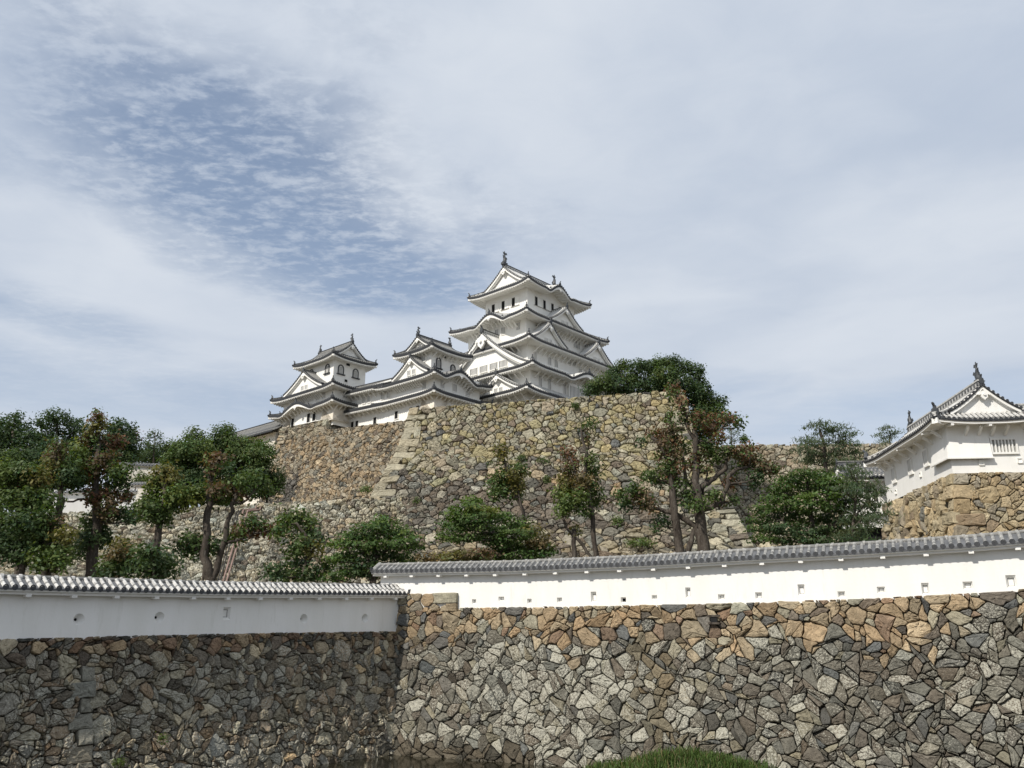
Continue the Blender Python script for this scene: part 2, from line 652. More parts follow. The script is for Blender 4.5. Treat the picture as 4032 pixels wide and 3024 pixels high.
def warp_pt(x, y, L, D4, seed):
    """smooth distortion that stretches neighbouring stones in different directions"""
    q = Vector((x / L, y / L, seed * 3.7))
    f = min(1.0, (y - D4[2]) / (0.7 * L), (D4[3] - y) / (0.7 * L))
    g = min(1.0, (x - D4[0]) / (0.7 * L), (D4[1] - x) / (0.7 * L))
    n = mnoise.noise_vector(q)
    q2 = mnoise.noise_vector(q * 2.3)
    return (x + max(0, g) * L * (0.75 * n[0] + 0.22 * q2[0]), y + max(0, f) * L * (0.55 * n[1] + 0.2 * q2[1]))


def stone_patch(mb, S0, U, V, sites, colf, gap, bulge, depth, seed, dom=None, corners=(), keepf=None, backing=True, warp=0.0, ccol=None):
    rg = np.random.default_rng(seed)
    S = surface(S0)
    D4 = dom or (0, U, 0, V)
    for poly, r in cells(sites, U, V, dom):
        if warp:
            poly = [warp_pt(x, y, warp, D4, seed) for x, y in poly]
        c = np.mean(poly, axis=0)
        if keepf and not keepf(c[0], c[1]): continue
        add_stone(mb, poly, S, gap, bulge, depth, colf(c[0], c[1], rg), rg)
    for poly in corners:
        c = np.mean(poly, axis=0)
        add_stone(mb, poly, S, gap * 0.8, bulge * 0.8, depth, vary(ccol(c[0]), rg, 0.09, 0.25) if ccol and ccol(c[0]) else colf(c[0], c[1], rg), rg, proud=bulge * 0.25, square=True)
    if backing:
        nu, nv = max(2, int(U / 1.5)), max(2, int(V / 1.0))
        x0, x1, y0, y1 = dom or (0, U, 0, V)
        uu, vv = np.meshgrid(np.linspace(x0, x1, nu), np.linspace(y0, y1, nv))
        pts = S(uu.ravel(), vv.ravel(), np.full(uu.size, -depth * 0.75)).reshape(nv, nu, 3)
        mb.grid([[pts[i, j] for j in range(nu)] for i in range(nv)], 'gap_earth')


def corner_column(u_edge, V, h, w, side, seed):
    """long and short dressed blocks stacked up a wall corner; side=+1 grows to larger u"""
    rg = np.random.default_rng(seed)
    out = []
    v = 0.0; k = 0
    while v < V:
        hh = h * rg.uniform(0.8, 1.2)
        ww = w * (1.5 if k % 2 else 0.85) * rg.uniform(0.9, 1.1)
        a, b = (u_edge, u_edge + ww) if side > 0 else (u_edge - ww, u_edge)
        out.append([(a, v), (b, v), (b, min(V, v + hh)), (a, min(V, v + hh))])
        v += hh; k += 1
    return out


def vary(c, rg, a=0.16, lich=0.0):
    f = 1 + rg.normal(0, a)
    f = min(max(f, 0.55), 1.5)
    t = rg.normal(0, 0.03)
    return (c[0] * f * (1 + t), c[1] * f, c[2] * f * (1 - t), max(0.0, min(1.0, lich)))


def pick(rg, pal):
    w = np.array([p[0] for p in pal]); w = w / w.sum()
    return pal[rg.choice(len(pal), p=w)][1]


TAN = (0.325, 0.26, 0.172); OCHRE = (0.32, 0.24, 0.15); RUST = (0.22, 0.155, 0.105); GREY = (0.135, 0.128, 0.105)
PALE = (0.235, 0.226, 0.185); BLUE = (0.12, 0.12, 0.112); BROWN = (0.145, 0.12, 0.092); DARK = (0.075, 0.07, 0.06)
OLIVE = (0.295, 0.274, 0.205); SAND = (0.285, 0.25, 0.188); MAUVE = (0.13, 0.112, 0.09)

# ------------------------------------------------------------------ plan of the two pond walls
a0, _b0 = ray(1573, 2483)
CORNER = np.array([a0 * 44.0, 44.0])
LD = np.array([-math.sin(math.radians(40)), -math.cos(math.radians(40))])   # left wall, towards the camera
LN = np.array([0.766, -0.643])
RD = np.array([math.sin(math.radians(64.4)), -math.cos(math.radians(64.4))])  # right wall, towards the camera
RN = np.array([-0.432, -0.902])
L_T = [-1, 0.2, 2.8, 10.7, 16.45, 18.3, 25]
L_BASE = [0.20, 0.19, 0.16, 0.05, -0.08, -0.12, -0.28]
L_RIDGE = [2.42, 2.41, 2.33, 2.10, 2.0, 1.98, 1.9]
R_T = [-2, 3.5, 6, 12.8, 16.9, 21.5, 25.6, 27.3, 34]
R_BASE = [1.27, 1.27, 1.26, 1.26, 1.31, 1.38, 1.53, 1.65, 2.2]
R_RIDGE = [3.53, 3.45, 3.40, 3.42, 3.50, 3.58, 3.68, 3.76, 4.25]


def t_on(u, v, dd):
    a, b = ray(u, v)
    t = (CORNER[0] - a * CORNER[1]) / (a * dd[1] - dd[0])
    return t, b * (CORNER[1] + t * dd[1])


# ------------------------------------------------------------------ setting
def setting():
    mb = MB()
    lA = CORNER + LD * 26 - LN * 0.3; cA = CORNER - LN * 0.3 - RN * 0.3; rA = CORNER + RD * 36 - RN * 0.3
    far = 3000
    z = -0.35
    mb.face([(cA[0], cA[1], z), (rA[0], rA[1], z), (far, rA[1], z), (far, far, z), (cA[0], far, z)], 'soil')
    mb.face([(lA[0], lA[1], z), (cA[0], cA[1], z), (cA[0], far, z), (-far, far, z), (-far, lA[1], z)], 'soil')
    # near bank
    mb.face([(-far, -far, -1.62), (far, -far, -1.62), (far, 6, -1.62), (-far, 6, -1.62)], 'soil')
    mb.face([(-far, 6, -1.62), (far, 6, -1.62), (far, 12, -6.4), (-far, 12, -6.4)], 'soil')
    mb.face([(-far, 12, -6.4), (far, 12, -6.4), (far, 60, -6.4), (-far, 60, -6.4)], 'soil')
    tag(mb.build('ground'), 'earth terraces and banks around the castle walls', 'ground', kind='structure')
    w = MB()
    w.face([(-60, 9, WATER_Z), (70, 9, WATER_Z), (70, 48, WATER_Z), (-60, 48, WATER_Z)], 'water')
    tag(w.build('pond_water'), 'dark still moat water at the foot of the stone walls', 'water', kind='structure')


setting()


def pond_walls():
    # --- right retaining wall
    U, V = 36.0, 7.2

    def S0(u, v):
        t = u - 1.5
        zt = np.interp(t, R_T, R_BASE)
        off = 0.10 + 0.17 * v + 0.008 * v * v
        return np.stack([CORNER[0] + RD[0] * t + RN[0] * off, CORNER[1] + RD[1] * t + RN[1] * off, zt - v], axis=1)

    def colr(u, v, rg):
        t = u - 1.5
        edge = 1.42 + 0.38 * math.sin(t * 0.9) + 0.25 * math.sin(t * 2.3 + 1) + (0.35 if 12 < t < 24 else 0)
        if v < edge + rg.normal(0, 0.24):
            c = pick(rg, [(5, TAN), (3.2, OCHRE), (1.1, RUST), (1.6, OLIVE), (1.0, BROWN), (0.9, BLUE), (.6, MAUVE)])
            return vary(c, rg, 0.17, 0.02)
        pale = math.exp(-((t - 8.5) / 5) ** 2) * (1 if v > 1.8 else .5)
        wet = v > 6.0 and t < 8
        if v > 1.2 and rg.random() < 0.62 * math.exp(-((t - 13.2 - 0.25 * (v - 3)) / 0.75) ** 2):
            return vary((0.155, 0.132, 0.09), rg, 0.15, 0.35)
        if wet: return vary((0.11, 0.095, 0.07), rg, 0.15, 0.0)
        c = pick(rg, [(4, GREY), (2.2, BROWN), (1.4 + 3.5 * pale, PALE), (1.0, BLUE), (1.5 if t > 14 else .8, MAUVE), (0.8, DARK), (1.2 if v > 4 else .4, (0.26, 0.235, 0.165)), (0.08, TAN)])
        return vary(tuple(lerp(x, y, .3) for x, y in zip(c, (0.15, 0.14, 0.112))), rg, 0.14, 0.48 + 0.30 * pale + rg.normal(0, 0.26))
    mb = MB()
    low = [s for s in lattice(U, V, 0.455, math.radians(38), 0.22, 5) if s[1] > 1.5]
    up = [s for s in pack(U, 1.9, 0.31, 0.7, 1.2, 6) if s[1] < 1.55]
    # a few small wedge stones among the diagonal blocks
    rg = np.random.default_rng(3)
    low += [(rg.uniform(0, U), rg.uniform(1.6, V), rg.uniform(0.07, 0.14)) for _ in range(900)]
    stone_patch(mb, S0, U, V, up + low, colr, 0.017, 0.13, 0.30, 21, warp=0.65)
    # raised end course beside the lower wall
    def S1(u, v):
        t = u - 0.4
        return np.stack([CORNER[0] + RD[0] * t + RN[0] * (0.16 + 0.0 * v), CORNER[1] + RD[1] * t + RN[1] * (0.16 + 0.0 * v), 1.98 - v], axis=1)
    step = pack(3.7, 0.9, 0.30, 0.5, 0.6, 8)
    blocks = [[(2.15, 0.0), (3.72, 0.0), (3.72, 0.50), (2.15, 0.52)], [(3.1, 0.5), (3.72, 0.5), (3.72, 0.9), (3.1, 0.9)]]
    stone_patch(mb, S1, 3.72, 0.9, step, lambda u, v, rg: vary(pick(rg, [(3, TAN), (1.4, OCHRE), (1, OLIVE), (1, SAND)]), rg, 0.1, 0.0), 0.03, 0.06, 0.3, 22,
                corners=blocks, keepf=lambda u, v: not ((u > 2.1 and v < 0.52) or u > 3.1))
    tag(mb.build('stone_wall', grain=2.2), 'moat wall of grey blocks with an orange top course, under the sunlit plaster wall', 'stone wall')
    # --- left retaining wall
    U2, V2 = 26.5, 6.6

    def S2(u, v):
        t = u - 0.3
        zt = np.interp(t, L_T, L_BASE)
        off = 0.10 + 0.17 * v + 0.008 * v * v
        return np.stack([CORNER[0] + LD[0] * t + LN[0] * off, CORNER[1] + LD[1] * t + LN[1] * off, zt - v], axis=1)

    def coll(u, v, rg):
        if v < 0.55 + rg.normal(0, 0.15) or (v < 1.0 and rg.random() < 0.35):
            return vary(pick(rg, [(2, TAN), (1.6, RUST), (1.6, OCHRE), (2, BROWN), (2, GREY)]), rg, 0.2, 0.05)
        if v > 5.6 and u < 5: return vary((0.12, 0.10, 0.075), rg, 0.15, 0)
        right = max(0.0, 1 - u / 7)
        c = pick(rg, [(4.5, GREY), (2.2, BROWN), (1.2, MAUVE), (1.6 + 2 * right, PALE), (2, BLUE), (2.2, DARK), (0.12, TAN)])
        return vary((c[0] * 1.95, c[1] * 1.8, c[2] * 1.58), rg, 0.15, 0.62 + rg.normal(0, 0.25))
    mb = MB()
    st = pack(U2, V2, 0.225, 1.0, 1.4, 31)
    # squared quoins of an older corner now built into the face
    old = corner_column(15.3, 4.9, 0.46, 0.6, 1, 4)
    old = [[(x, y + 1.0) for x, y in p] for p in old]
    stone_patch(mb, S2, U2, V2, st, coll, 0.016, 0.16, 0.32, 32, keepf=lambda u, v: not (15.35 < u < 15.85 and 1.0 < v < 5.9), corners=old, ccol=lambda u: (0.27, 0.255, 0.205), warp=0.7)
    tag(mb.build('stone_wall', grain=2.6), 'shaded moat wall of dark small rough stones, under the plaster wall with round loopholes', 'stone wall')


pond_walls()


# ------------------------------------------------------------------ plaster walls with tiled copings
def rib(mb, path, side, r, seq, n=5, up=None):
    """half-round tile rib along path; seq = list of materials per segment"""
    side = np.asarray(side, float); side = side / np.linalg.norm(side)
    rows = []
    for i, p in enumerate(path):
        d = np.asarray(path[min(i + 1, len(path) - 1)], float) - np.asarray(path[max(0, i - 1)], float)
        nrm = np.cross(side, d); nrm = nrm / (np.linalg.norm(nrm) + 1e-9)
        if nrm[2] < 0: nrm = -nrm
        rr = r[i] if hasattr(r, '__len__') else r
        rows.append([np.asarray(p, float) + side * rr * math.cos(math.pi * k / (n - 1)) + nrm * rr * 1.05 * math.sin(math.pi * k / (n - 1)) for k in range(n)])
    for i in range(len(path) - 1):
        mb.grid(rows[i:i + 2], seq[i % len(seq)])


def disc(mb, c, nrm, r, mat, n=8):
    nrm = np.asarray(nrm, float); nrm = nrm / np.linalg.norm(nrm)
    s = np.cross(nrm, (0, 0, 1)); s = s / (np.linalg.norm(s) + 1e-9)
    t = np.cross(s, nrm)
    mb.face([np.asarray(c) + r * (math.cos(2 * math.pi * k / n) * s + math.sin(2 * math.pi * k / n) * t) for k in range(n)], mat)


def plaster_wall(name, label, origin, D, N, T0, T1, base, ridge, holes, thick=0.5, oh=0.48, rise=0.42, spacing=0.29, white=True,
                 grp=None, end_rake=True, mat='plaster', rmat='tile_rib', corbel=1.55, low=0.1):
    """origin/D/N plan frame; base(t), ridge(t) heights; holes: (t, z, w, h, kind)"""
    root = thing(name, label, 'plaster wall', (*(origin + D * (T0 + T1) / 2), float(base((T0 + T1) / 2))), 0, grp)
    inv = Matrix.Translation(root.location).inverted()
    D = np.asarray(D); N = np.asarray(N)

    def W(t, off, z):
        return np.array([origin[0] + D[0] * t + N[0] * off, origin[1] + D[1] * t + N[1] * off, z])

    def fin(mb, nm, par=root, **k):
        o = mb.build(nm, par, **k)
        if par is root: o.matrix_parent_inverse = inv
        return o
    eave = lambda t: ridge(t) - rise - 0.10
    top = lambda t: eave(t) + 0.08
    # body with openings
    mb = MB()
    cuts = sorted(holes)
    edges = [T0]
    for (t, z, w, h, k) in cuts:
        edges += [t - w / 2, t + w / 2]
    edges.append(T1)
    for i in range(len(edges) - 1):
        a, b = edges[i], edges[i + 1]
        if b - a < 1e-4: continue
        if i % 2 == 0:
            n = max(1, int((b - a) / 1.0))
            ts = np.linspace(a, b, n + 1)
            for q in range(n):
                x, y = ts[q], ts[q + 1]
                mb.face([W(x, 0, base(x) - low), W(y, 0, base(y) - low), W(y, 0, top(y)), W(x, 0, top(x))], mat)
        else:
            (t, z, w, h, k) = cuts[i // 2]
            z0, z1 = z - h / 2, z + h / 2
            mb.face([W(a, 0, base(a) - low), W(b, 0, base(b) - low), W(b, 0, z0), W(a, 0, z0)], mat)
            mb.face([W(a, 0, z1), W(b, 0, z1), W(b, 0, top(b)), W(a, 0, top(a))], mat)
            if k == 'round':
                m = 32
                for q in range(m):
                    pr = []
                    for ang in (2 * math.pi * q / m, 2 * math.pi * (q + 1) / m):
                        c, s = math.cos(ang), math.sin(ang)
                        f = 1 / max(abs(c), abs(s))
                        pr.append(((t + w / 2 * c, z + h / 2 * s), (t + w / 2 * c * f, z + h / 2 * s * f)))
                    mb.face([W(pr[0][0][0], 0, pr[0][0][1]), W(pr[0][1][0], 0, pr[0][1][1]), W(pr[1][1][0], 0, pr[1][1][1]), W(pr[1][0][0], 0, pr[1][0][1])], mat)
    for off, sgn in ((-thick, 1),):
        n = 12
        ts = np.linspace(T0, T1, n + 1)
        for q in range(n):
            x, y = ts[q], ts[q + 1]
            mb.face([W(x, off, base(x) - low), W(x, off, top(x)), W(y, off, top(y)), W(y, off, base(y) - low)], mat)
    for t in (T0, T1):
        mb.face([W(t, 0, base(t) - low), W(t, 0, top(t)), W(t, -thick, top(t)), W(t, -thick, base(t) - low)], mat)
    body = fin(mb, 'wall_body')
    for (t, z, w, h, k) in cuts:
        hb = MB()
        dp = 0.24
        if k == 'round':
            m = 32; cx, cz, rr = t + w * 0.14 * 0, z - h * 0.02, w * 0.13
            A = [W(t + w / 2 * math.cos(2 * math.pi * q / m), 0, z + h / 2 * math.sin(2 * math.pi * q / m)) for q in range(m)]
            B = [W(cx + rr * math.cos(2 * math.pi * q / m), -dp * 1.25, cz + rr * math.sin(2 * math.pi * q / m)) for q in range(m)]
            hb.grid([A + [A[0]], B + [B[0]]], mat)
            hb.face(B, 'dark')
        else:
            f = 0.62
            A = [W(t - w / 2, 0, z - h / 2), W(t + w / 2, 0, z - h / 2), W(t + w / 2, 0, z + h / 2), W(t - w / 2, 0, z + h / 2)]
            B = [W(t - w / 2 * f, -dp * .55, z - h / 2 * f), W(t + w / 2 * f, -dp * .55, z - h / 2 * f), W(t + w / 2 * f, -dp * .55, z + h / 2 * f), W(t - w / 2 * f, -dp * .55, z + h / 2 * f)]
            hb.grid([A + [A[0]], B + [B[0]]], mat)
            C = [W(t + (x - t) * 0.9 if False else t + sx * w / 2 * f * 0.86, -dp * .62, z + sz * h / 2 * f * 0.86) for sx, sz in ((-1, -1), (1, -1), (1, 1), (-1, 1))]
            Bk = [p for p in B]
            hb.grid([Bk + [Bk[0]], C + [C[0]]], 'tile_grey' if k != 'dark' else 'dark')
            hb.face([p - np.array([N[0], N[1], 0]) * 0.01 for p in C], 'dark' if k == 'dark' else mat)
        fin(hb, 'loophole', body)
        bpy.data.objects[hb_last()].matrix_parent_inverse = Matrix.Identity(4)
    # coping
    rf = MB(); so = MB(); rd = MB()
    cen = -thick / 2
    half = thick / 2 + oh
    ts = np.linspace(T0 - 0.25, T1 + 0.1, max(4, int((T1 - T0) / 0.8)))
    prof = [(0.0, 0.0), (0.33, -0.36), (0.66, -0.70), (1.0, -1.0)]
    jmat = 'joint_white' if white else 'joint_grey'
    for sgn in (1, -1):
        rows = [[W(t, cen + sgn * half * q, eave(t) + 0.10 + rise * (1 + zz) - 0.02) for t in ts] for q, zz in prof]
        rf.grid(rows, 'tile')
        # front lip and underside
        so.grid([[W(t, cen + sgn * half, eave(t) + 0.075) for t in ts], [W(t, cen + sgn * (half - 0.02), eave(t) - 0.03) for t in ts],
                 [W(t, cen + sgn * (half - 0.14), eave(t) - 0.05) for t in ts], [W(t, cen + sgn * (half - 0.15), eave(t) - 0.13) for t in ts],
                 [W(t, cen + sgn * (thick / 2 - .01), eave(t) - 0.13) for t in ts]], mat)
        k = 0
        t = T0 - 0.18
        while t < T1 + 0.1:
            path = [];
            nseg = 9
            for q in range(nseg + 1):
                x = 0.05 + 0.97 * q / nseg
                zz = np.interp(x, [p[0] for p in prof], [p[1] for p in prof])
                path.append(W(t, cen + sgn * half * x, eave(t) + 0.10 + rise * (1 + zz) - 0.02))
            rr = 0.070 + (0.006 * math.sin(k * 1.7))
            rib(rf, path, (D[0], D[1], 0), rr, [jmat, jmat, jmat, jmat, rmat] if white else [jmat if k % 5 else rmat, rmat, rmat], 5)
            if white:
                pass
            e = W(t, cen + sgn * (half + 0.03), eave(t) + 0.10)
            disc(rf, e, (N[0] * sgn, N[1] * sgn, 0), 0.104, 'tile_end', 10)
            # hanging flat tile between the ribs
            so.prism([(-0.10, 0.02), (-0.07, -0.035), (0.07, -0.035), (0.10, 0.02)], W(t + spacing / 2, cen + sgn * (half + .012), eave(t) + 0.055), (D[0], D[1], 0), (0, 0, 1), (N[0] * 0.03, N[1] * 0.03, 0), 'tile')
            t += spacing; k += 1
        t = T0 + 0.5
        while t < T1:
            so.box(W(t, cen + sgn * (half - 0.24), eave(t) - 0.155), (D[0] * 0.09, D[1] * 0.09, 0), (N[0] * 0.12, N[1] * 0.12, 0), (0, 0, 0.055), mat)
            t += corbel
    # ridge
    t = T0 - 0.2
    rz = lambda t: ridge(t)
    tz = np.linspace(T0 - 0.2, T1 + 0.05, max(4, int((T1 - T0) / 0.8)))
    for i in range(len(tz) - 1):
        a, b = tz[i], tz[i + 1]
        for w_, z0, z1, mt in ((0.13, -0.20, -0.13, 'tile_end'), (0.105, -0.13, -0.075, 'tile'), (0.125, -0.075, -0.05, rmat)):
            rd.box((W(a, cen, rz(a) + (z0 + z1) / 2) + W(b, cen, rz(b) + (z0 + z1) / 2)) / 2, (W(b, cen, rz(b)) - W(a, cen, rz(a))) / 2, (N[0] * w_, N[1] * w_, 0), (0, 0, (z1 - z0) / 2), mt)
    rd.tube([W(t, cen, rz(t) - 0.03) for t in tz], 0.07, rmat, 8)
    t = T0; k = 0
    while t < T1:
        rd.box(W(t, cen, rz(t) - 0.115), (D[0] * .025, D[1] * .025, 0), (N[0] * 0.145, N[1] * 0.145, 0), (0, 0, 0.075 if k % 2 else 0.03), jmat)
        if k % 2:
            rd.tube([W(t - 0.05, cen, rz(t) - 0.025), W(t + 0.05, cen, rz(t) - 0.025)], 0.087, jmat, 8)
        t += 0.30; k += 1
    roof = fin(rf, 'tiled_coping')
    for mbx, nm in ((so, 'eave'), (rd, 'ridge')):
        mbx.build(nm, roof)
    if end_rake:
        ek = MB()
        t = T0 - 0.27
        for sgn in (1, -1):
            path = [W(t, cen + sgn * half * x, eave(t) + 0.13 + rise * (1 + zz)) for x, zz in prof]
            ek.tube(path, 0.075, jmat, 6)
            ek.prism([(0, 0), (0.16, 0.05), (0.2, 0.22), (0.05, 0.2)], W(t, cen + sgn * (half - .12), eave(t) + 0.08), (N[0] * sgn, N[1] * sgn, 0), (0, 0, 1), (D[0] * 0.1, D[1] * 0.1, 0), 'tile_end')
        gpts = [W(t + .06, cen - half + 0.05, eave(t))] + [W(t + .06, cen + half * x * s, eave(t) + 0.07 + rise * (1 + zz)) for s in (-1,) for x, zz in prof[::-1]] + [W(t + .06, cen + half * x, eave(t) + 0.07 + rise * (1 + zz)) for x, zz in prof[1:]] + [W(t + .06, cen + half - 0.05, eave(t))]
        ek.face(gpts, mat)
        ek.build('end_gable', roof)
    return root


_LAST = ['']


def hb_last():
    return COL.objects[-1].name


def small_walls():
    lb = lambda t: float(np.interp(t, L_T, L_BASE)); lr = lambda t: float(np.interp(t, L_T, L_RIDGE))
    holes = []
    for (u, v, w, h, k) in ((311, 2438, 0.40, 0.40, 'round'), (628, 2430, 0.40, 0.40, 'round'), (893, 2415, 0.34, 0.50, 'square'),
                            (1197, 2436, 0.40, 0.40, 'round'), (1437, 2434, 0.40, 0.40, 'round')):
        t, z = t_on(u, v, LD)
        holes.append((t, z, w, h, k))
    plaster_wall('plaster_wall', 'shaded white plaster wall with round loopholes and whitish tiled coping, lower left', CORNER, LD, LN, 0.12, 24.5, lb, lr, holes)
    rb = lambda t: float(np.interp(t, R_T, R_BASE)); rr = lambda t: float(np.interp(t, R_T, R_RIDGE))
    holes = []
    for (x, y, w, h, k) in ((92, 345, .22, .22, 's'), (221, 340, .25, .22, 's'), (367, 328, .26, .48, 's'), (495, 340, .24, .24, 'dark'), (628, 328, .24, .18, 's'),
                            (772, 310, .22, .46, 's'), (915, 328, .28, .24, 's'), (1075, 322, .28, .28, 's'), (1258, 298, .27, .46, 's'), (1430, 316, .28, .24, 's'),
                            (1600, 297, .30, .25, 's'), (1790, 293, .27, .46, 's'), (1972, 278, .34, .29, 's'), (2158, 263, .34, .50, 's')):
        t, z = t_on(2000 + .9186 * x, 2050 + .9186 * y, RD)
        holes.append((t, z, w, h, k))
    for (x, y, w, h, k) in ((1720, 695, .22, .22, 's'), (2115, 655, .30, .20, 's')):
        t, z = t_on(1400 + .2712 * x, 2180 + .2712 * y, RD)
        holes.append((t, z, w, h, k))
    plaster_wall('plaster_wall', 'long sunlit white plaster wall with small square loopholes and grey tiled coping', CORNER, RD, RN, -1.25, 33, rb, rr, holes, white=False)


small_walls()

# ------------------------------------------------------------------ big stone ramparts on the hill
K = np.array([4.04, 176.0])                       # plan centre of the main keep
KE = np.array([math.sin(math.radians(42)), math.cos(math.radians(42))])     # keep east axis
KN = np.array([-math.cos(math.radians(42)), math.sin(math.radians(42))])    # keep north axis
KROT = math.atan2(KE[1], KE[0])


def on_west_plane(u, v, X):
    a, b = ray(u, v)
    Y = (X + K @ KE) / (a * KE[0] + KE[1])
    return np.array([a * Y, Y, b * Y])


def ramparts():
    def edge_wall(name, label, left, right, U, V, r0, colf, seed, warp, gap=0.05, bulge=0.3, corners=None, grain=0.8, extra=None, pre=(), dens=1.2, ccol=None):
        L, R = polyline(left), polyline(right)

        def S0(u, v):
            k = v / V; t = (u / U)[:, None]
            return L(k) * (1 - t) + R(k) * t
        mb = MB()
        cr = []
        if corners: cr = corners(U, V)
        sites = pack(U, V, r0, 0.8, dens, seed, pre)

        def keep(u, v):
            return not any(min(p[0] for p in q) + 0.1 < u < max(p[0] for p in q) - 0.1 and q[0][1] < v < q[2][1] for q in map(list, cr))
        stone_patch(mb, S0, U, V, sites, colf, gap, bulge, r0 * 1.0, seed + 1, corners=cr, keepf=keep, warp=warp, ccol=ccol)
        # earth behind the top edge
        for a, b in zip(np.linspace(0, 1, 9)[:-1], np.linspace(0, 1, 9)[1:]):
            p, q = L(0) * (1 - a) + R(0) * a, L(0) * (1 - b) + R(0) * b
            mb.face([p - (0, -.2, .35), q - (0, -.2, .35), q + (0, 14, -0.5), p + (0, 14, -0.5)], 'soil')
        if extra: extra(mb)
        o = mb.build(name, grain=grain)
        return tag(o, label, 'stone wall')

    # W1: the tall southern rampart
    left = [P(1611, 1608, 138), P(1563, 1772, 134.8), P(1525, 1829, 133.2), P(1468, 1930, 130.6), P(1405, 2040, 127.5), P(1330, 2160, 124), P(1200, 2330, 118)]
    right = [P(2692, 1533, 126.5), P(2729, 1671, 124.4), P(2764, 1760, 122.8), P(2830, 1880, 120.4), P(2892, 1997, 117.6), P(2971, 2150, 113.5), P(3080, 2330, 108)]
    U1, V1 = 50.0, 44.0

    def c1(u, v, rg):
        x, y = u / U1, v / V1
        yl = 0.30 + 0.16 * x + 0.05 * math.sin(9 * x) + rg.normal(0, 0.035)
        if y < yl:
            c = pick(rg, [(5, OLIVE), (3, (0.29, 0.255, 0.15)), (1.6, SAND), (0.8, BROWN), (0.4, BLUE)])
            return vary(c, rg, 0.13, 0.05)
        if abs(y - yl - 0.05) < 0.06 and 0.33 < x < 0.85 and rg.random() < 0.5:
            return vary(pick(rg, [(2, SAND), (2, TAN), (1, OCHRE)]), rg, 0.12, 0.05)
        if x > 0.86:
            return vary(pick(rg, [(3, OLIVE), (2, GREY), (1, BROWN), (1, (0.25, 0.22, 0.15))]), rg, 0.13, 0.15)
        if y > 0.68:
            return vary(pick(rg, [(3, (0.24, 0.205, 0.14)), (2, GREY), (1.6, BROWN), (1, SAND)]), rg, 0.16, 0.3)
        return vary(pick(rg, [(3, MAUVE), (3, BROWN), (1.8, GREY), (1, PALE), (0.6, OLIVE)]), rg, 0.16, 0.38 + rg.normal(0, 0.2))

    def corners1(U, V):
        return corner_column(0.0, V * 0.60, 1.45, 2.3, 1, 41) + corner_column(U, V, 1.35, 1.7, -1, 42)
    edge_wall('stone_rampart', 'tall battered stone rampart in front of the keep, olive above and brown below', left, right, U1, V1, 0.80, c1, 51, 1.1,
              gap=0.06, bulge=0.26, corners=corners1, grain=0.85, dens=1.6, ccol=lambda u: (0.295, 0.272, 0.203) if u < 8 else None)

    # W2: rampart under the linked small keeps
    left = [on_west_plane(1096, 1716, -37.2), on_west_plane(1086, 1756, -37.8), on_west_plane(1064, 1805, -39), on_west_plane(1042, 1863, -40.4), on_west_plane(1026, 1930, -42.0), on_west_plane(1012, 2010, -44)]
    right = [on_west_plane(1640, 1648, -36.8), on_west_plane(1628, 1700, -37.6), on_west_plane(1600, 1770, -38.8), on_west_plane(1580, 1830, -40.2), on_west_plane(1556, 1900, -42.0), on_west_plane(1530, 1990, -44)]
    U2, V2 = 44.0, 22.0

    def c2(u, v, rg):
        x, y = u / U2, v / V2
        if x < 0.30 and y > 0.50 and rg.random() < 0.7: return vary((0.115, 0.105, 0.09), rg, 0.16, 0.15)
        return vary(pick(rg, [(4, SAND), (3, (0.28, 0.22, 0.145)), (1.2, TAN), (1.2, BROWN), (.6, GREY)]), rg, 0.15, 0.1)
    edge_wall('stone_rampart', 'sandy brown rampart of small stones under the two linked small keeps', left, right, U2, V2, 0.64, c2, 61, 0.9,
              gap=0.05, bulge=0.24, corners=lambda U, V: corner_column(0.0, V, 1.3, 1.7, 1, 43), grain=1.0, dens=1.4)

    # podium block that carries the north-west small keep
    A = on_west_plane(1100, 1689, -37.0); B = on_west_plane(1290, 1649, -37.0)
    C = on_west_plane(1096, 1722, -37.3); D = on_west_plane(1284, 1735, -37.3)
    back = np.array([KE[0], KE[1], 0]) * 7.0
    mb = MB()
    L, R = polyline([A, C]), polyline([B, D]); Uf = float(np.linalg.norm(B - A)); Vf = 4.2

    def Sf(u, v):
        t = (u / Uf)[:, None]; k = v / Vf
        return L(k) * (1 - t) + R(k) * t

    def cf(u, v, rg):
        return vary(pick(rg, [(4, SAND), (2, OLIVE), (1.6, BROWN)]), rg, 0.13, 0.05)
    cr = corner_column(0.0, Vf, 1.2, 1.5, 1, 44) + corner_column(Uf, Vf, 1.35, 2.0, -1, 45)
    stone_patch(mb, Sf, Uf, Vf, pack(Uf, Vf, 0.6, 0.8, 1.3, 46), cf, 0.045, 0.28, 0.6, 47, corners=cr, warp=1.2)
    L2, R2 = polyline([B, D]), polyline([B + back, D + back]); Us = 7.0

    def Ss(u, v):
        t = (u / Us)[:, None]; k = v / Vf
        return L2(k) * (1 - t) + R2(k) * t
    stone_patch(mb, Ss, Us, Vf, pack(Us, Vf, 0.75, 0.6, 1.0, 48), lambda u, v, rg: vary(pick(rg, [(3, GREY), (2, BROWN), (2, OLIVE)]), rg, 0.13, 0.1), 0.045, 0.25, 0.6, 49, warp=1.0,
                corners=[], keepf=lambda u, v: u > 0.3)
    mb.face([A, B, B + back, A + back], 'soil')
    tag(mb.build('stone_podium', grain=1.0), 'square stone podium with dressed corner blocks below the left small keep', 'stone podium')

    # W3: pale lower terrace wall on the left
    left = [P(-150, 2036, 104), P(-190, 2160, 101), P(-230, 2300, 97)]
    right = [P(1750, 1948, 131.5), P(1770, 2090, 127), P(1800, 2330, 120)]
    U3, V3 = 64.0, 20.0

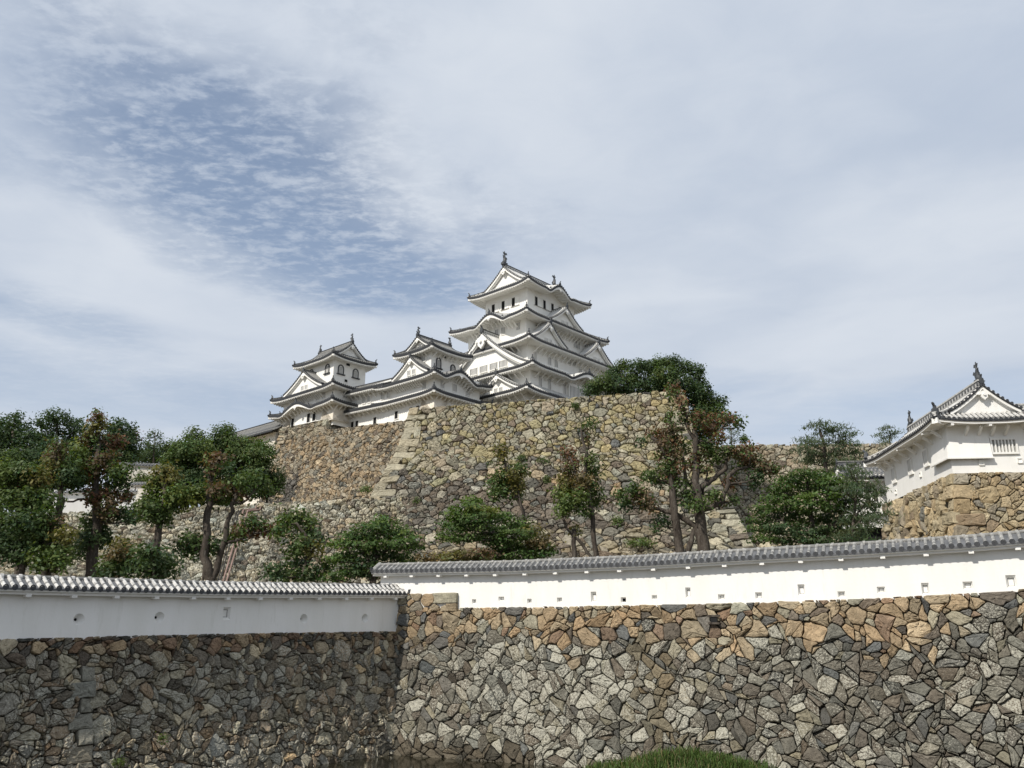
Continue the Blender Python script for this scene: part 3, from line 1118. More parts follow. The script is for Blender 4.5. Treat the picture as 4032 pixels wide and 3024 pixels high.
    def c3(u, v, rg):
        x = u / U3
        if x > 0.80: c = pick(rg, [(2, (0.33, 0.31, 0.24)), (2, (0.29, 0.26, 0.185)), (1.5, (.2,.18,.14)), (1, BROWN), (1, OLIVE)])
        elif x > 0.58 and v > 5: c = pick(rg, [(3, (0.30, 0.255, 0.18)), (2, SAND), (1.5, PALE), (1, BROWN), (1, GREY)])
        else: c = pick(rg, [(5, (0.37, 0.35, 0.28)), (2.2, (0.34, 0.31, 0.23)), (1.4, (0.22, 0.21, 0.17)), (0.7, BROWN)])
        return vary(tuple(k * 1.22 for k in c), rg, 0.12, 0.4 + rg.normal(0, 0.2))
    edge_wall('stone_rampart', 'pale grey lower terrace wall of rough stones behind the left trees', left, right, U3, V3, 0.60, c3, 71, 0.9, gap=0.07, bulge=0.32, grain=1.0, dens=1.5)

    # W4: the farther rampart on the right
    left = [P(2700, 1752, 150), P(2700, 1900, 146), P(2700, 2100, 139), P(2700, 2300, 131)]
    right = [P(3900, 1741, 140), P(3920, 1900, 136), P(3950, 2100, 129), P(3980, 2300, 121)]
    U4, V4 = 54.0, 36.0

    def c4(u, v, rg):
        return vary(pick(rg, [(3, SAND), (2.5, OLIVE), (1.2, (0.25, 0.21, 0.15)), (.5, BROWN)]), rg, 0.15, 0.15)
    edge_wall('stone_rampart', 'lower sandy rampart running behind the maple and the pine on the right', left, right, U4, V4, 0.72, c4, 81, 1.0, gap=0.06, bulge=0.26, grain=0.9, dens=1.5)


ramparts()


# ------------------------------------------------------------------ castle roofs
def build_at(mb, name, parent, **k):
    return mb.build(name, parent, **k)


def strip_roof(rf, so, E0, E1, inward, dep, a, b, ze0, ze1, zi0, zi1, st, up=0.45, upL=True, upR=True, bumps=(), rafters=True, brackets=2.0, wall_d=None):
    """One side of a pent roof. E0->E1 eave line in plan, inward unit vector, depth dep, inner edge spans s=a..b.
    ze*, zi*: heights of eave and inner edge at both ends. st: style dict."""
    E0 = np.asarray(E0, float); E1 = np.asarray(E1, float); w = np.asarray(inward, float)
    L = np.linalg.norm(E1 - E0); e = (E1 - E0) / L
    cl = min(4.5, L * 0.42)

    def bump(s):
        z = 0.0
        for (c, hw, h) in bumps:
            x = (s - c) / hw
            if abs(x) < 1.35:
                z += h * (0.5 + 0.5 * math.cos(math.pi * min(1, abs(x) * 0.98))) if abs(x) < 1 else 0
                z -= 0.16 * h * math.exp(-((abs(x) - 1.0) / 0.22) ** 2)
        return z

    def Z(s, q):
        d0 = s if upL else 1e9
        d1 = L - s if upR else 1e9
        c = max(0.0, 1 - min(d0, d1) / cl) ** 2.0
        f = s / L
        ze = lerp(ze0, ze1, f); zi = lerp(zi0, zi1, f)
        return ze + (zi - ze) * (0.78 * q + 0.22 * q * q) + up * c * (1 - q) ** 1.6 + bump(s) * (1 - q) ** 0.75

    def X(s, q, dz=0.0):
        p = E0 + e * s + w * (dep * q)
        return np.array([p[0], p[1], Z(s, q) + dz])
    ns = max(8, int(L / 0.7)); nq = 5
    rows = []
    for iq in range(nq + 1):
        q = iq / nq
        s0, s1 = q * a, L + (b - L) * q
        rows.append([X(lerp(s0, s1, k / ns), q) for k in range(ns + 1)])
    rf.grid(rows, st['field'])
    sp = st['sp']; r = st['r']
    n = max(2, int(round(L / sp)))
    for k in range(n + 1):
        s = min(max(L * k / n, 0.02), L - 0.02)
        qm = 1.0
        if a > 1e-3 and s < a: qm = min(qm, s / a)
        if b < L - 1e-3 and s > b: qm = min(qm, (L - s) / (L - b))
        if qm < 0.06: qm = 0.06
        m = 6 if qm > .5 else 3
        path = [X(s, qm * i / m, 0.02) for i in range(m + 1)]
        rib(rf, path, (e[0], e[1], 0), r, st['seq'], 4)
        c = X(s, 0, 0.04) - np.array([w[0], w[1], 0]) * 0.04
        disc(rf, c, (-w[0], -w[1], 0), r * 1.35, 'tile_end', 7)
    # eave edge: dark tile lip, white board, white soffit
    ss = [L * k / ns for k in range(ns + 1)]
    t1, t2 = st['lip'], st['fascia']
    top = [X(s, 0, 0.02) for s in ss]; mid = [X(s, 0, -t1) for s in ss]
    rf.grid([top, mid], 'tile_end')
    wv = np.array([w[0], w[1], 0])
    fb = [X(s, 0, -t1) + wv * 0.06 for s in ss]
    fc = [X(s, 0, -t1 - t2 - 0.35 * max(0, bump(s)) * 0.6) + wv * 0.06 for s in ss]
    so.grid([mid, fb, fc], st['white'])
    wd = wall_d if wall_d else dep
    qs = min(1.0, wd / dep)
    sof = st['sof']

    def XS(s, q, dz=0.0):
        p = E0 + e * s + w * (dep * q)
        d0 = s if upL else 1e9
        d1 = L - s if upR else 1e9
        c = max(0.0, 1 - min(d0, d1) / cl) ** 2.0
        ze = lerp(ze0, ze1, s / L)
        return np.array([p[0], p[1], ze - t1 - t2 + sof * q + up * c * (1 - q) ** 1.2 + max(0, bump(s)) * (1 - 0.2 * q) * 0.9 + dz])
    rows = []
    for iq in range(3):
        q = iq / 2 * min(1, qs + 0.04)
        s0, s1 = q * a, L + (b - L) * q
        rows.append([XS(lerp(s0, s1, k / ns), max(q, 0.06 / dep)) for k in range(ns + 1)])
    so.grid(rows, st['white'])
    if rafters:
        m = max(2, int(L / st['raft']))
        for k in range(m + 1):
            s = min(max(L * (k + 0.5) / (m + 1), 0.15), L - 0.15)
            qm = qs
            if a > 1e-3 and s < a: qm = min(qm, s / a)
            if b < L - 1e-3 and s > b: qm = min(qm, (L - s) / (L - b))
            if qm * dep < 0.5: continue
            so.bar(XS(s, 0.10 / dep, -0.10), XS(s, qm, -0.10), st['rw'], 0.17, st['white'])
    if brackets:
        m = max(1, int(L / brackets))
        for k in range(m + 1):
            s = lerp(max(a, 0.3), min(b, L - 0.3), k / m)
            p1 = XS(s, 0.42 * qs, -0.16); p0 = XS(s, qs, -0.16)
            p0 = p0 - np.array([0, 0, 0.34 * qs * dep + sof * 0.6]) - wv * 0.02
            so.bar(p0, p1, 0.17, 0.2, st['white'])
    return X, L


def hip(rd, a, b, st, orn=None, seg=6, sag=0.10, wid=0.17, hgt=0.30, upturn=0.25):
    """descending ridge from a (high) to b (eave corner)"""
    a = np.asarray(a, float); b = np.asarray(b, float)
    pts = []
    for i in range(seg + 1):
        t = i / seg
        p = lerp(a, b, t)
        p[2] -= sag * 4 * t * (1 - t) * np.linalg.norm(b - a) * 0.35
        if i == seg: p[2] += upturn * 0.3
        pts.append(p)
    for i in range(seg):
        p, q = pts[i], pts[i + 1]
        rd.bar(p + (0, 0, hgt * .35), q + (0, 0, hgt * .35), wid * 1.5, hgt * .7, st['ridge_side'])
        rd.bar(p + (0, 0, hgt * .85), q + (0, 0, hgt * .85), wid * 1.9, hgt * .32, st['ridge_top'])
        # row of round tile ends along the ridge
        d = q - p; Ld = np.linalg.norm(d)
        m = max(1, int(Ld / 0.5))
        for k in range(m):
            c = p + d * ((k + 0.5) / m) + (0, 0, hgt * .42)
            rd.box(c, d / Ld * 0.10, np.cross(d / Ld, (0, 0, 1)) * wid * 0.86, (0, 0, 0.09), 'tile_end')
    return pts


def oni(mb, p, d, h, mat='bronze'):
    """ridge-end demon tile with a finial, facing direction d"""
    d = np.array([d[0], d[1], 0.0]); d = d / np.linalg.norm(d)
    s = np.array([-d[1], d[0], 0.0])
    out = [(-.30, -.12), (-.34, .12), (-.52, .20), (-.30, .30), (-.26, .62), (-.10, .70), (-.09, .95), (.09, .95), (.10, .70), (.26, .62), (.30, .30), (.52, .20), (.34, .12), (.30, -.12)]
    mb.prism([(x * h, y * h) for x, y in out], p, s, (0, 0, 1), d * h * 0.32, mat)
    q = np.asarray(p, float) + np.array([0, 0, h * 0.92]) + d * h * 0.10
    mb.tube([q, q + d * h * .10 + (0, 0, h * .16), q + d * h * .22 + (0, 0, h * .26)], [h * .12, h * .13, h * .09], mat, 7)


def shachi(mb, p, d, h, mat='bronze'):
    """roof fish standing on its head; d points towards the ridge (its back)"""
    d = np.array([d[0], d[1], 0.0]); d = d / np.linalg.norm(d)
    s = np.array([-d[1], d[0], 0.0])
    p = np.asarray(p, float)
    W = lambda x, z: p + d * x * h + np.array([0, 0, z * h])
    path = [W(-.20, .06), W(-.05, .13), W(.05, .30), (W(.02, .50)), W(-.03, .68), W(0.02, .82), W(.10, .93)]
    mb.tube(path, [h * .10, h * .16, h * .15, h * .12, h * .085, h * .055, h * .03], mat, 8)
    mb.box(W(-.02, 0.02), d * h * .24, s * h * .15, (0, 0, h * .09), mat)
    tail = [(.0, .74), (-.10, .86), (-.19, 1.02), (-.06, .96), (.0, 1.14), (.07, .97), (.22, 1.04), (.30, .86), (.20, .90), (.10, .78)]
    mb.prism([(x * h, y * h) for x, y in tail], p, d, (0, 0, 1), s * h * .05, mat)
    for sg in (1, -1):
        fin = [(.0, .26), (-.06, .40), (.06, .56), (.12, .40)]
        q = p + s * sg * h * .12
        mb.prism([(x * h, y * h) for x, y in fin], q, d + s * sg * .6, (0, 0, 1), s * h * .03, mat)
    back = [(.10, .22), (.26, .34), (.17, .38), (.22, .52), (.12, .54), (.14, .68), (.03, .70), (.02, .40)]
    mb.prism([(x * h, y * h) for x, y in back], p, d, (0, 0, 1), s * h * .04, mat)
    fore = [(-.02, .48), (-.20, .58), (-.12, .62), (-.22, .74), (-.05, .70)]
    mb.prism([(x * h, y * h) for x, y in fore], p, d, (0, 0, 1), s * h * .04, mat)


def single(name, parent, fn, *a):
    mb = MB()
    fn(mb, *a)
    return mb.build(name, parent)


def gegyo(mb, p, s, d, h, mat):
    """carved pendant under a gable peak"""
    half = [(0, 0), (.10, -.02), (.30, -.10), (.52, -.26), (.60, -.40), (.48, -.48), (.40, -.40), (.30, -.46), (.34, -.62), (.22, -.80), (.10, -.86), (0, -1.0)]
    out = [(x * h, y * h) for x, y in half] + [(-x * h, y * h) for x, y in half[::-1][1:-1]]
    mb.prism(out, p, s, (0, 0, 1), np.asarray(d) * h * .16, mat)
    q = np.asarray(p, float) - np.asarray(d) * h * .10 - np.array([0, 0, h * .42])
    mb.tube([q + np.asarray(d) * h * .1, q - np.asarray(d) * h * .12], [h * .15, h * .13], mat, 8)


def gable(parent, O, d, w, h, L, st, name='gable', end=False, windows=0, wall_back=0.8, ridge_h=0.45, orn=1.0, kara=0.30, over=0.0, base_drop=0.4, rake=0.42, sho=None, gg=None):
    """Gable facing -d. O: point on the front plane, centre, at the height of the lower ends. w half-width, h rise, L length inward."""
    d = np.array([d[0], d[1], 0.0]); d = d / np.linalg.norm(d)
    s = np.array([-d[1], d[0], 0.0])
    O = np.asarray(O, float)
    up = np.array([0, 0, 1.0])

    def zt(t): return h * ((1 - t) * (1 - kara * t) + 0.05 * max(0, t - 0.75) ** 2 * 16 * 0.25)
    G = lambda y, t, sg, dz=0.0: O + d * y + s * (sg * w * t) + up * (zt(t) + dz)
    rf = MB(); fr = MB(); rd = MB()
    ts = np.linspace(0, 1, 9)
    n = max(2, int(round(L / st['sp'])))
    for sg in (1, -1):
        rf.grid([[G(y, t, sg) for t in ts] for y in np.linspace(0, L, max(3, n // 3))], st['field'])
        fr.grid([[G(y, t, sg, -0.14) for t in ts] for y in (0.02, L)], st['white'])
        for k in range(n + 1):
            y = L * k / n
            if k == 0: y = 0.12
            rib(rf, [G(y, t, sg, 0.02) for t in np.linspace(0.02, 1.0, 8)], d, st['r'], st['seq'], 4)
            disc(rf, G(y, 1.0, sg, 0.04) + s * sg * 0.03, s * sg, st['r'] * 1.2, 'tile_end', 7)
        rf.grid([[G(y, 1.0, sg, dz) for y in np.linspace(0, L, 4)] for dz in (0.02, -0.16)], 'tile_end')
        # rake: round tile ends facing out along the slope, then white barge boards
        m = max(4, int(math.hypot(w, h) / st['sp']))
        for k in range(m + 1):
            t = (k + 0.3) / (m + 0.6)
            c = G(-0.05, t, sg, 0.05)
            rf.tube([c + d * 0.5, c], st['r'] * 1.15, 'tile_end', 7)
        tt = np.linspace(0, 1, 12)
        for off, z0, z1 in ((0.0, -0.04, -0.12), (0.05, -0.12, -0.12 - rake), (0.30, -0.12 - rake * 0.9, -0.12 - rake * 1.45)):
            mt = 'tile_end' if z0 == -0.04 else st['white']
            a = [G(off, t, sg, z0) for t in tt]; b = [G(off, t, sg, z1 * (1 if t > 0.04 else 1)) for t in tt]
            fr.grid([a, b], mt)
            fr.grid([b, [q + d * 0.3 for q in b]], mt)
    # gable wall
    tw = np.linspace(0, 1, 10)
    wl = [O + d * wall_back + s * (w * t * 0.97) + up * (zt(t) - 0.2) for t in tw]
    wr = [O + d * wall_back - s * (w * t * 0.97) + up * (zt(t) - 0.2) for t in tw]
    fr.face(wr[::-1] + wl[1:] + [O + d * wall_back + s * w * .97 - up * base_drop, O + d * wall_back - s * w * .97 - up * base_drop], st['white'])
    # ridge
    rh = ridge_h
    p0 = O + up * (h - 0.02) + d * 0.1; p1 = O + up * (h - 0.02) + d * (L + over)
    rd.bar(p0 + up * rh * .40, p1 + up * rh * .40, 0.34, rh * 0.9, st['ridge_side'])
    rd.bar(p0 + up * rh * .95, p1 + up * rh * .95, 0.46, rh * .26, st['ridge_top'])
    m = max(2, int(L / 0.55))
    for k in range(m):
        c = p0 + (p1 - p0) * ((k + .5) / m) + up * rh * .35
        rd.box(c, d * 0.12, s * 0.20, (0, 0, .10), st['ridge_dot'])
    ro = rf.build(name + '_roof' if name != 'gable' else 'gable_roof', parent)
    g = orn
    gegyo(fr, O + d * (-0.02) + up * (h - 0.35 - rake * .6), s, d, (gg or 0.20 * h + 0.35), st['white'])
    front = fr.build('gable_front', ro)
    rr = rd.build('ridge', ro)
    ob = MB()
    oni(ob, O + up * (h + rh * .35) + d * 0.05, -d, 0.85 * g)
    if sho:
        pass
    ob.build('roof_ornament', ro)
    if end:
        pass
    # barred windows in the gable wall
    if windows:
        for k in range(windows):
            x = (k - (windows - 1) / 2) * 1.35
            window(ro, O + d * (wall_back) + s * x + up * (-0.02 + 0.55), -d, 0.8, 0.95 if h > 3 else 0.75, 3, st)
    return ro


def window(parent, c, nrm, w, h, bars, st, kind='bars', name='window'):
    n = np.array([nrm[0], nrm[1], 0.0]); n = n / np.linalg.norm(n)
    s = np.array([-n[1], n[0], 0.0]); up = np.array([0, 0, 1.0])
    c = np.asarray(c, float)
    mb = MB()
    wh = st['white']
    R = lambda x, z, o: c + s * x + up * z + n * o
    mb.face([R(-w / 2, -h / 2, .02), R(w / 2, -h / 2, .02), R(w / 2, h / 2, .02), R(-w / 2, h / 2, .02)], st.get('pane', 'tile') if kind == 'bars' else 'dark')
    if kind == 'arch':
        m = 9
        path = [R(-w / 2, -h / 2, .06)] + [R(-w / 2 * math.cos(math.pi * k / m), h * 0.12 + h * .38 * math.sin(math.pi * k / m), .06) for k in range(m + 1)] + [R(w / 2, -h / 2, .06)]
        mb2 = MB()
        mb2.face([R(-w / 2 * .98, -h / 2, .03)] + [R(-w / 2 * math.cos(math.pi * k / m), h * 0.12 + h * .38 * math.sin(math.pi * k / m), .03) for k in range(m + 1)] + [R(w / 2 * .98, -h / 2, .03)], wh)
        mb2.tube(path, 0.13, 'tile_end', 6)
        mb2.box(R(0, -h / 2 - .1, .15), s * (w * .78), n * .18, up * .10, 'tile_end')
        for k in range(3):
            mb2.box(R((k - 1) * w * .22, -.05 * h, .05), s * .05, n * .03, up * h * .36, 'tile_grey')
        return mb2.build(name, parent)
    for x, z, a, b in ((0, h / 2 + .05, w / 2 + .1, .06), (0, -h / 2 - .06, w / 2 + .14, .07), (-w / 2 - .05, 0, .06, h / 2), (w / 2 + .05, 0, .06, h / 2)):
        mb.box(R(x, z, .04), s * a, n * .10, up * b, wh)
    if kind == 'bars':
        for k in range(bars):
            x = -w / 2 + w * (k + 1) / (bars + 1)
            mb.box(R(x, 0, .06), s * (w / (bars + 1) * .19), n * .06, up * (h / 2), wh)
    elif kind == 'dark_bars':
        for k in range(bars):
            x = -w / 2 + w * (k + 1) / (bars + 1)
            mb.box(R(x, 0, .04), s * .035, n * .03, up * (h / 2), 'shutter')
    elif kind == 'half':      # sliding shutter half open, dark opening on one side
        mb.box(R(w * .22, 0, .05), s * (w * .27), n * .03, up * (h / 2), wh)
        mb.box(R(0, -h / 2 - .07, .16), s * (w / 2 + .25), n * .04, up * .04, 'shutter')
    return mb.build(name, parent)


KEEP = dict(field='tile_grey', seq=['tile_white'], sp=0.50, r=0.18, lip=0.40, fascia=0.17, sof=0.55, raft=0.62, rw=0.22, white='plaster_keep',
            ridge_side='tile_white', ridge_top='tile_end', ridge_dot='tile_end')
SMALL = dict(field='tile', seq=['tile_grey', 'tile_rib', 'tile_grey', 'tile'], sp=0.50, r=0.18, lip=0.40, fascia=0.15, sof=0.45, raft=0.62, rw=0.2, white='plaster_keep',
             ridge_side='tile_grey', ridge_top='tile_end', ridge_dot='joint_grey')


def pent(parent, inner, outer, ze, zi, st, name='roof', up=0.5, bumps=None, sides='SEWN', wall_ov=None, brackets=2.0, corners=True, bump_orn=True):
    """Pent roof ring. inner/outer = (x0,x1,y0,y1). bumps: dict side->[(centre coordinate, halfwidth, height)]"""
    x0, x1, y0, y1 = inner; X0, X1, Y0, Y1 = outer
    bumps = bumps or {}
    rf = MB(); so = MB(); rd = MB(); ob = []
    spec = {'S': ((X0, Y0), (X1, Y0), (0, 1), y0 - Y0, x0 - X0, x1 - X0, lambda c: c - X0),
            'E': ((X1, Y0), (X1, Y1), (-1, 0), X1 - x1, y0 - Y0, y1 - Y0, lambda c: c - Y0),
            'N': ((X1, Y1), (X0, Y1), (0, -1), Y1 - y1, X1 - x1, X1 - x0, lambda c: X1 - c),
            'W': ((X0, Y1), (X0, Y0), (1, 0), x0 - X0, Y1 - y1, Y1 - y0, lambda c: Y1 - c)}
    for sd in sides:
        E0, E1, w, dep, a, b, cv = spec[sd]
        bb = [(cv(c), hw, h) for c, hw, h in bumps.get(sd, ())]
        X, L = strip_roof(rf, so, E0, E1, w, dep, a, b, ze, ze, zi, zi, st, up, True, True, bb, True, brackets if sd in 'SW' else 0, wall_ov)
        for (c, hw, h) in bb:
            # barrel ridge running back from the curved gable, with its carved pendant
            p = [X(c, q, 0.12) for q in (0.02, 0.35, 0.7, 1.0)]
            for i in range(3):
                rd.bar(p[i], p[i + 1], 0.36, 0.34, st['ridge_side'])
                rd.bar(p[i] + (0, 0, .2), p[i + 1] + (0, 0, .2), 0.30, 0.14, st['ridge_top'])
            ob.append((X(c, 0.03, 0.15), (-w[0], -w[1]), 0.75))
            for sg in (-1, 1):
                ob.append((X(c + sg * hw * 0.80, 0.10, 0.05), (-w[0], -w[1]), 0.5))
            sx = np.array([E1[0] - E0[0], E1[1] - E0[1], 0]) / L
            gegyo(so, X(c, 0.0, -st['lip'] - st['fascia'] - 0.16 * h) - np.array([w[0], w[1], 0]) * .02, sx, np.array([w[0], w[1], 0.0]), 0.75, st['white'])
    ro = rf.build(name, parent)
    for (xi, yi, xo, yo, ok) in ((x0, y0, X0, Y0, 'SW'), (x1, y0, X1, Y0, 'SE'), (x0, y1, X0, Y1, 'NW'), (x1, y1, X1, Y1, 'NE')):
        if all(c in sides for c in ok):
            d = np.array([xo - xi, yo - yi]); d = d / np.linalg.norm(d)
            single('hip_ridge', ro, hip, (xi, yi, zi + 0.0), (xo - d[0] * 0.15, yo - d[1] * 0.15, ze + up + 0.02), st)
            ob.append(((xo - d[0] * .35, yo - d[1] * .35, ze + up + 0.15), d, 0.8))
            if ok in ('SW', 'NW', 'SE'):
                ob.append(((xo - d[0] * 2.4, yo - d[1] * 2.4, ze + up + 0.35), d, 0.55))
            # white end of the corner beam
            so.box((xo - d[0] * .55, yo - d[1] * .55, ze + up * .8 - st['lip'] - st['fascia'] * .75), (d[0] * .45, d[1] * .45, 0.02), (-d[1] * .22, d[0] * .22, 0), (0, 0, .2), st['white'])
    so.build('eave_soffit', ro)
    for a in ob: single('roof_ornament', ro, oni, *a)
    if rd.f: rd.build('barrel_ridge', ro)
    return ro


def storey(parent, rect, z0, z1, st, flare=0.0):
    x0, x1, y0, y1 = rect
    mb = MB()
    n = [z0, z1]
    f = flare
    A = [(x0 - f, y0 - f, z0), (x1 + f, y0 - f, z0), (x1 + f, y1 + f, z0), (x0 - f, y1 + f, z0)]
    B = [(x0, y0, z1), (x1, y0, z1), (x1, y1, z1), (x0, y1, z1)]
    for i in range(4):
        j = (i + 1) % 4
        mb.face([A[i], A[j], B[j], B[i]], st['white'])
    mb.face(B, st['white'])
    return mb.build('storey_wall', parent)


def rect(W, D, cx=0, cy=0):
    return (cx - W, cx + W, cy - D, cy + D)


def main_keep():
    st = KEEP
    R = thing('castle_keep', 'tallest white castle keep with five tiers of curved roofs and a fish finial', 'castle keep', (K[0], K[1], 36.0), KROT)
    Z0 = 36.0
    z = lambda q: q - Z0
    # storeys from the ground up
    storey(R, rect(15.0, 11.8), z(36), z(46.0), st)
    storey(R, rect(13.9, 11.9), z(45), z(51.6), st)
    storey(R, rect(12.7, 10.2), z(50), z(57.4), st)
    storey(R, rect(10.94, 8.23), z(56), z(63.6), st)
    storey(R, rect(7.95, 6.07), z(62.5), z(72.0), st)
    # pent roofs
    pent(R, rect(13.9, 11.9), rect(18.0, 14.4), z(44.7), z(46.5), st, wall_ov=2.7)
    pent(R, rect(12.7, 10.2), rect(16.5, 14.7), z(49.75), z(51.7), st, bumps={'S': [(1.6, 6.0, 1.9)]}, wall_ov=2.7)
    pent(R, rect(10.94, 8.23), rect(15.5, 13.0), z(55.75), z(58.1), st, wall_ov=2.8)
    pent(R, rect(7.95, 6.07), rect(14.0, 11.07), z(62.2), z(65.2), st, bumps={'W': [(-0.6, 4.2, 1.75)]}, wall_ov=2.9)
    # top roof: hipped skirt with gables at the west and east ends
    pent(R, rect(7.4, 4.6), rect(10.75, 8.84), z(70.45), z(72.9), st, bumps={'S': [(-0.2, 3.6, 1.75)]}, wall_ov=2.75, brackets=0, up=0.6)
    gable(R, (-9.1, -0.2, z(71.55)), (1, 0), 6.3, 4.75, 9.1, st, 'gable', ridge_h=0.75, orn=1.0, rake=0.5)
    gable(R, (9.1, -0.2, z(71.55)), (-1, 0), 6.3, 4.75, 9.1, st, 'gable', ridge_h=0.75, orn=1.0, rake=0.5)
    single('fish_finial', R, shachi, (-8.7, -0.2, z(77.0)), (1, 0), 2.75); single('fish_finial', R, shachi, (8.4, -0.2, z(77.0)), (-1, 0), 2.75)
    # dormer gables
    gable(R, (0.1, -10.3, z(62.95)), (0, 1), 5.5, 3.9, 5.0, st, windows=2)                 # south, fourth roof
    gable(R, (-7.6, -12.1, z(56.5)), (0, 1), 5.4, 4.2, 5.0, st, windows=2)                 # south, third roof
    gable(R, (8.8, -12.1, z(56.4)), (0, 1), 5.5, 4.2, 5.0, st, windows=2)
    gable(R, (-16.0, -0.6, z(50.3)), (1, 0), 12.4, 8.9, 7.2, st, windows=0, ridge_h=0.8, orn=1.3, rake=0.75, wall_back=1.2, kara=0.34, gg=2.7)   # great west gable
    gable(R, (-17.0, -5.6, z(45.4)), (1, 0), 6.4, 3.7, 5.0, st, windows=2, gg=1.1)                # west, first roof
    # windows of the great west gable
    for k, y in enumerate((-5.2, -2.6, 0.2, 3.0)):
        window(R, (-14.85, y - 0.4, z(51.75)), (-1, 0), 2.0, 1.35, 5, st)
    # top storey: open shutters
    for y in (-3.3, -0.35, 2.55):
        window(R, (-7.95, y + .6, z(67.9)), (-1, 0), 2.0, 2.0, 1, st, 'half')
    for x in (-4.6, -1.9, 0.8, 3.5):
        window(R, (x, -6.07, z(67.9)), (0, -1), 2.1, 2.0, 1, st, 'half')
    # barred windows
    for y, zz in ((-6.2, 60.6), (-2.0, 60.6), (-0.2, 60.6)):
        window(R, (-10.94, y, z(zz)), (-1, 0), 0.9, 1.6, 2, st)
    for y in (-5.9, -3.9):
        window(R, (-10.94, y, z(62.15)), (-1, 0), 1.1, 0.55, 0, st)
    for x, zz in ((-6.6, 61.6), (5.2, 60.4), (6.3, 60.4)):
        window(R, (x, -8.23, z(zz)), (0, -1), 1.0, 1.7, 2, st)
    window(R, (-12.7, -7.0, z(54.6)), (-1, 0), 1.0, 0.9, 2, st)
    for x, zz in ((0.6, 55.0), (2.2, 55.0)):
        window(R, (x, -10.2, z(zz)), (0, -1), 1.0, 1.5, 2, st)
    for x in (-10.6, -6.0, -3.9, 4.2, 6.2):
        window(R, (x, -10.2, z(53.4)), (0, -1), 0.9, 1.7, 2, st)
    for x in (-11.0, -8.2, -3.4, -0.6):
        window(R, (x, -11.9, z(47.7)), (0, -1), 0.8, 2.2, 2, st)
    # tall latticed bay under the curved gable
    mb = MB()
    mb.abox(-2.6, 6.4, -12.55, -11.8, z(42), z(49.2), st['white'])
    for k in range(20):
        x = -2.3 + k * 0.44
        mb.abox(x, x + 0.10, -12.62, -12.53, z(43), z(48.6), 'tile_grey')
    mb.build('latticed_bay', R)
    return R


def wall_box(parent, r, z0, z1, st): return storey(parent, r, z0, z1, st)


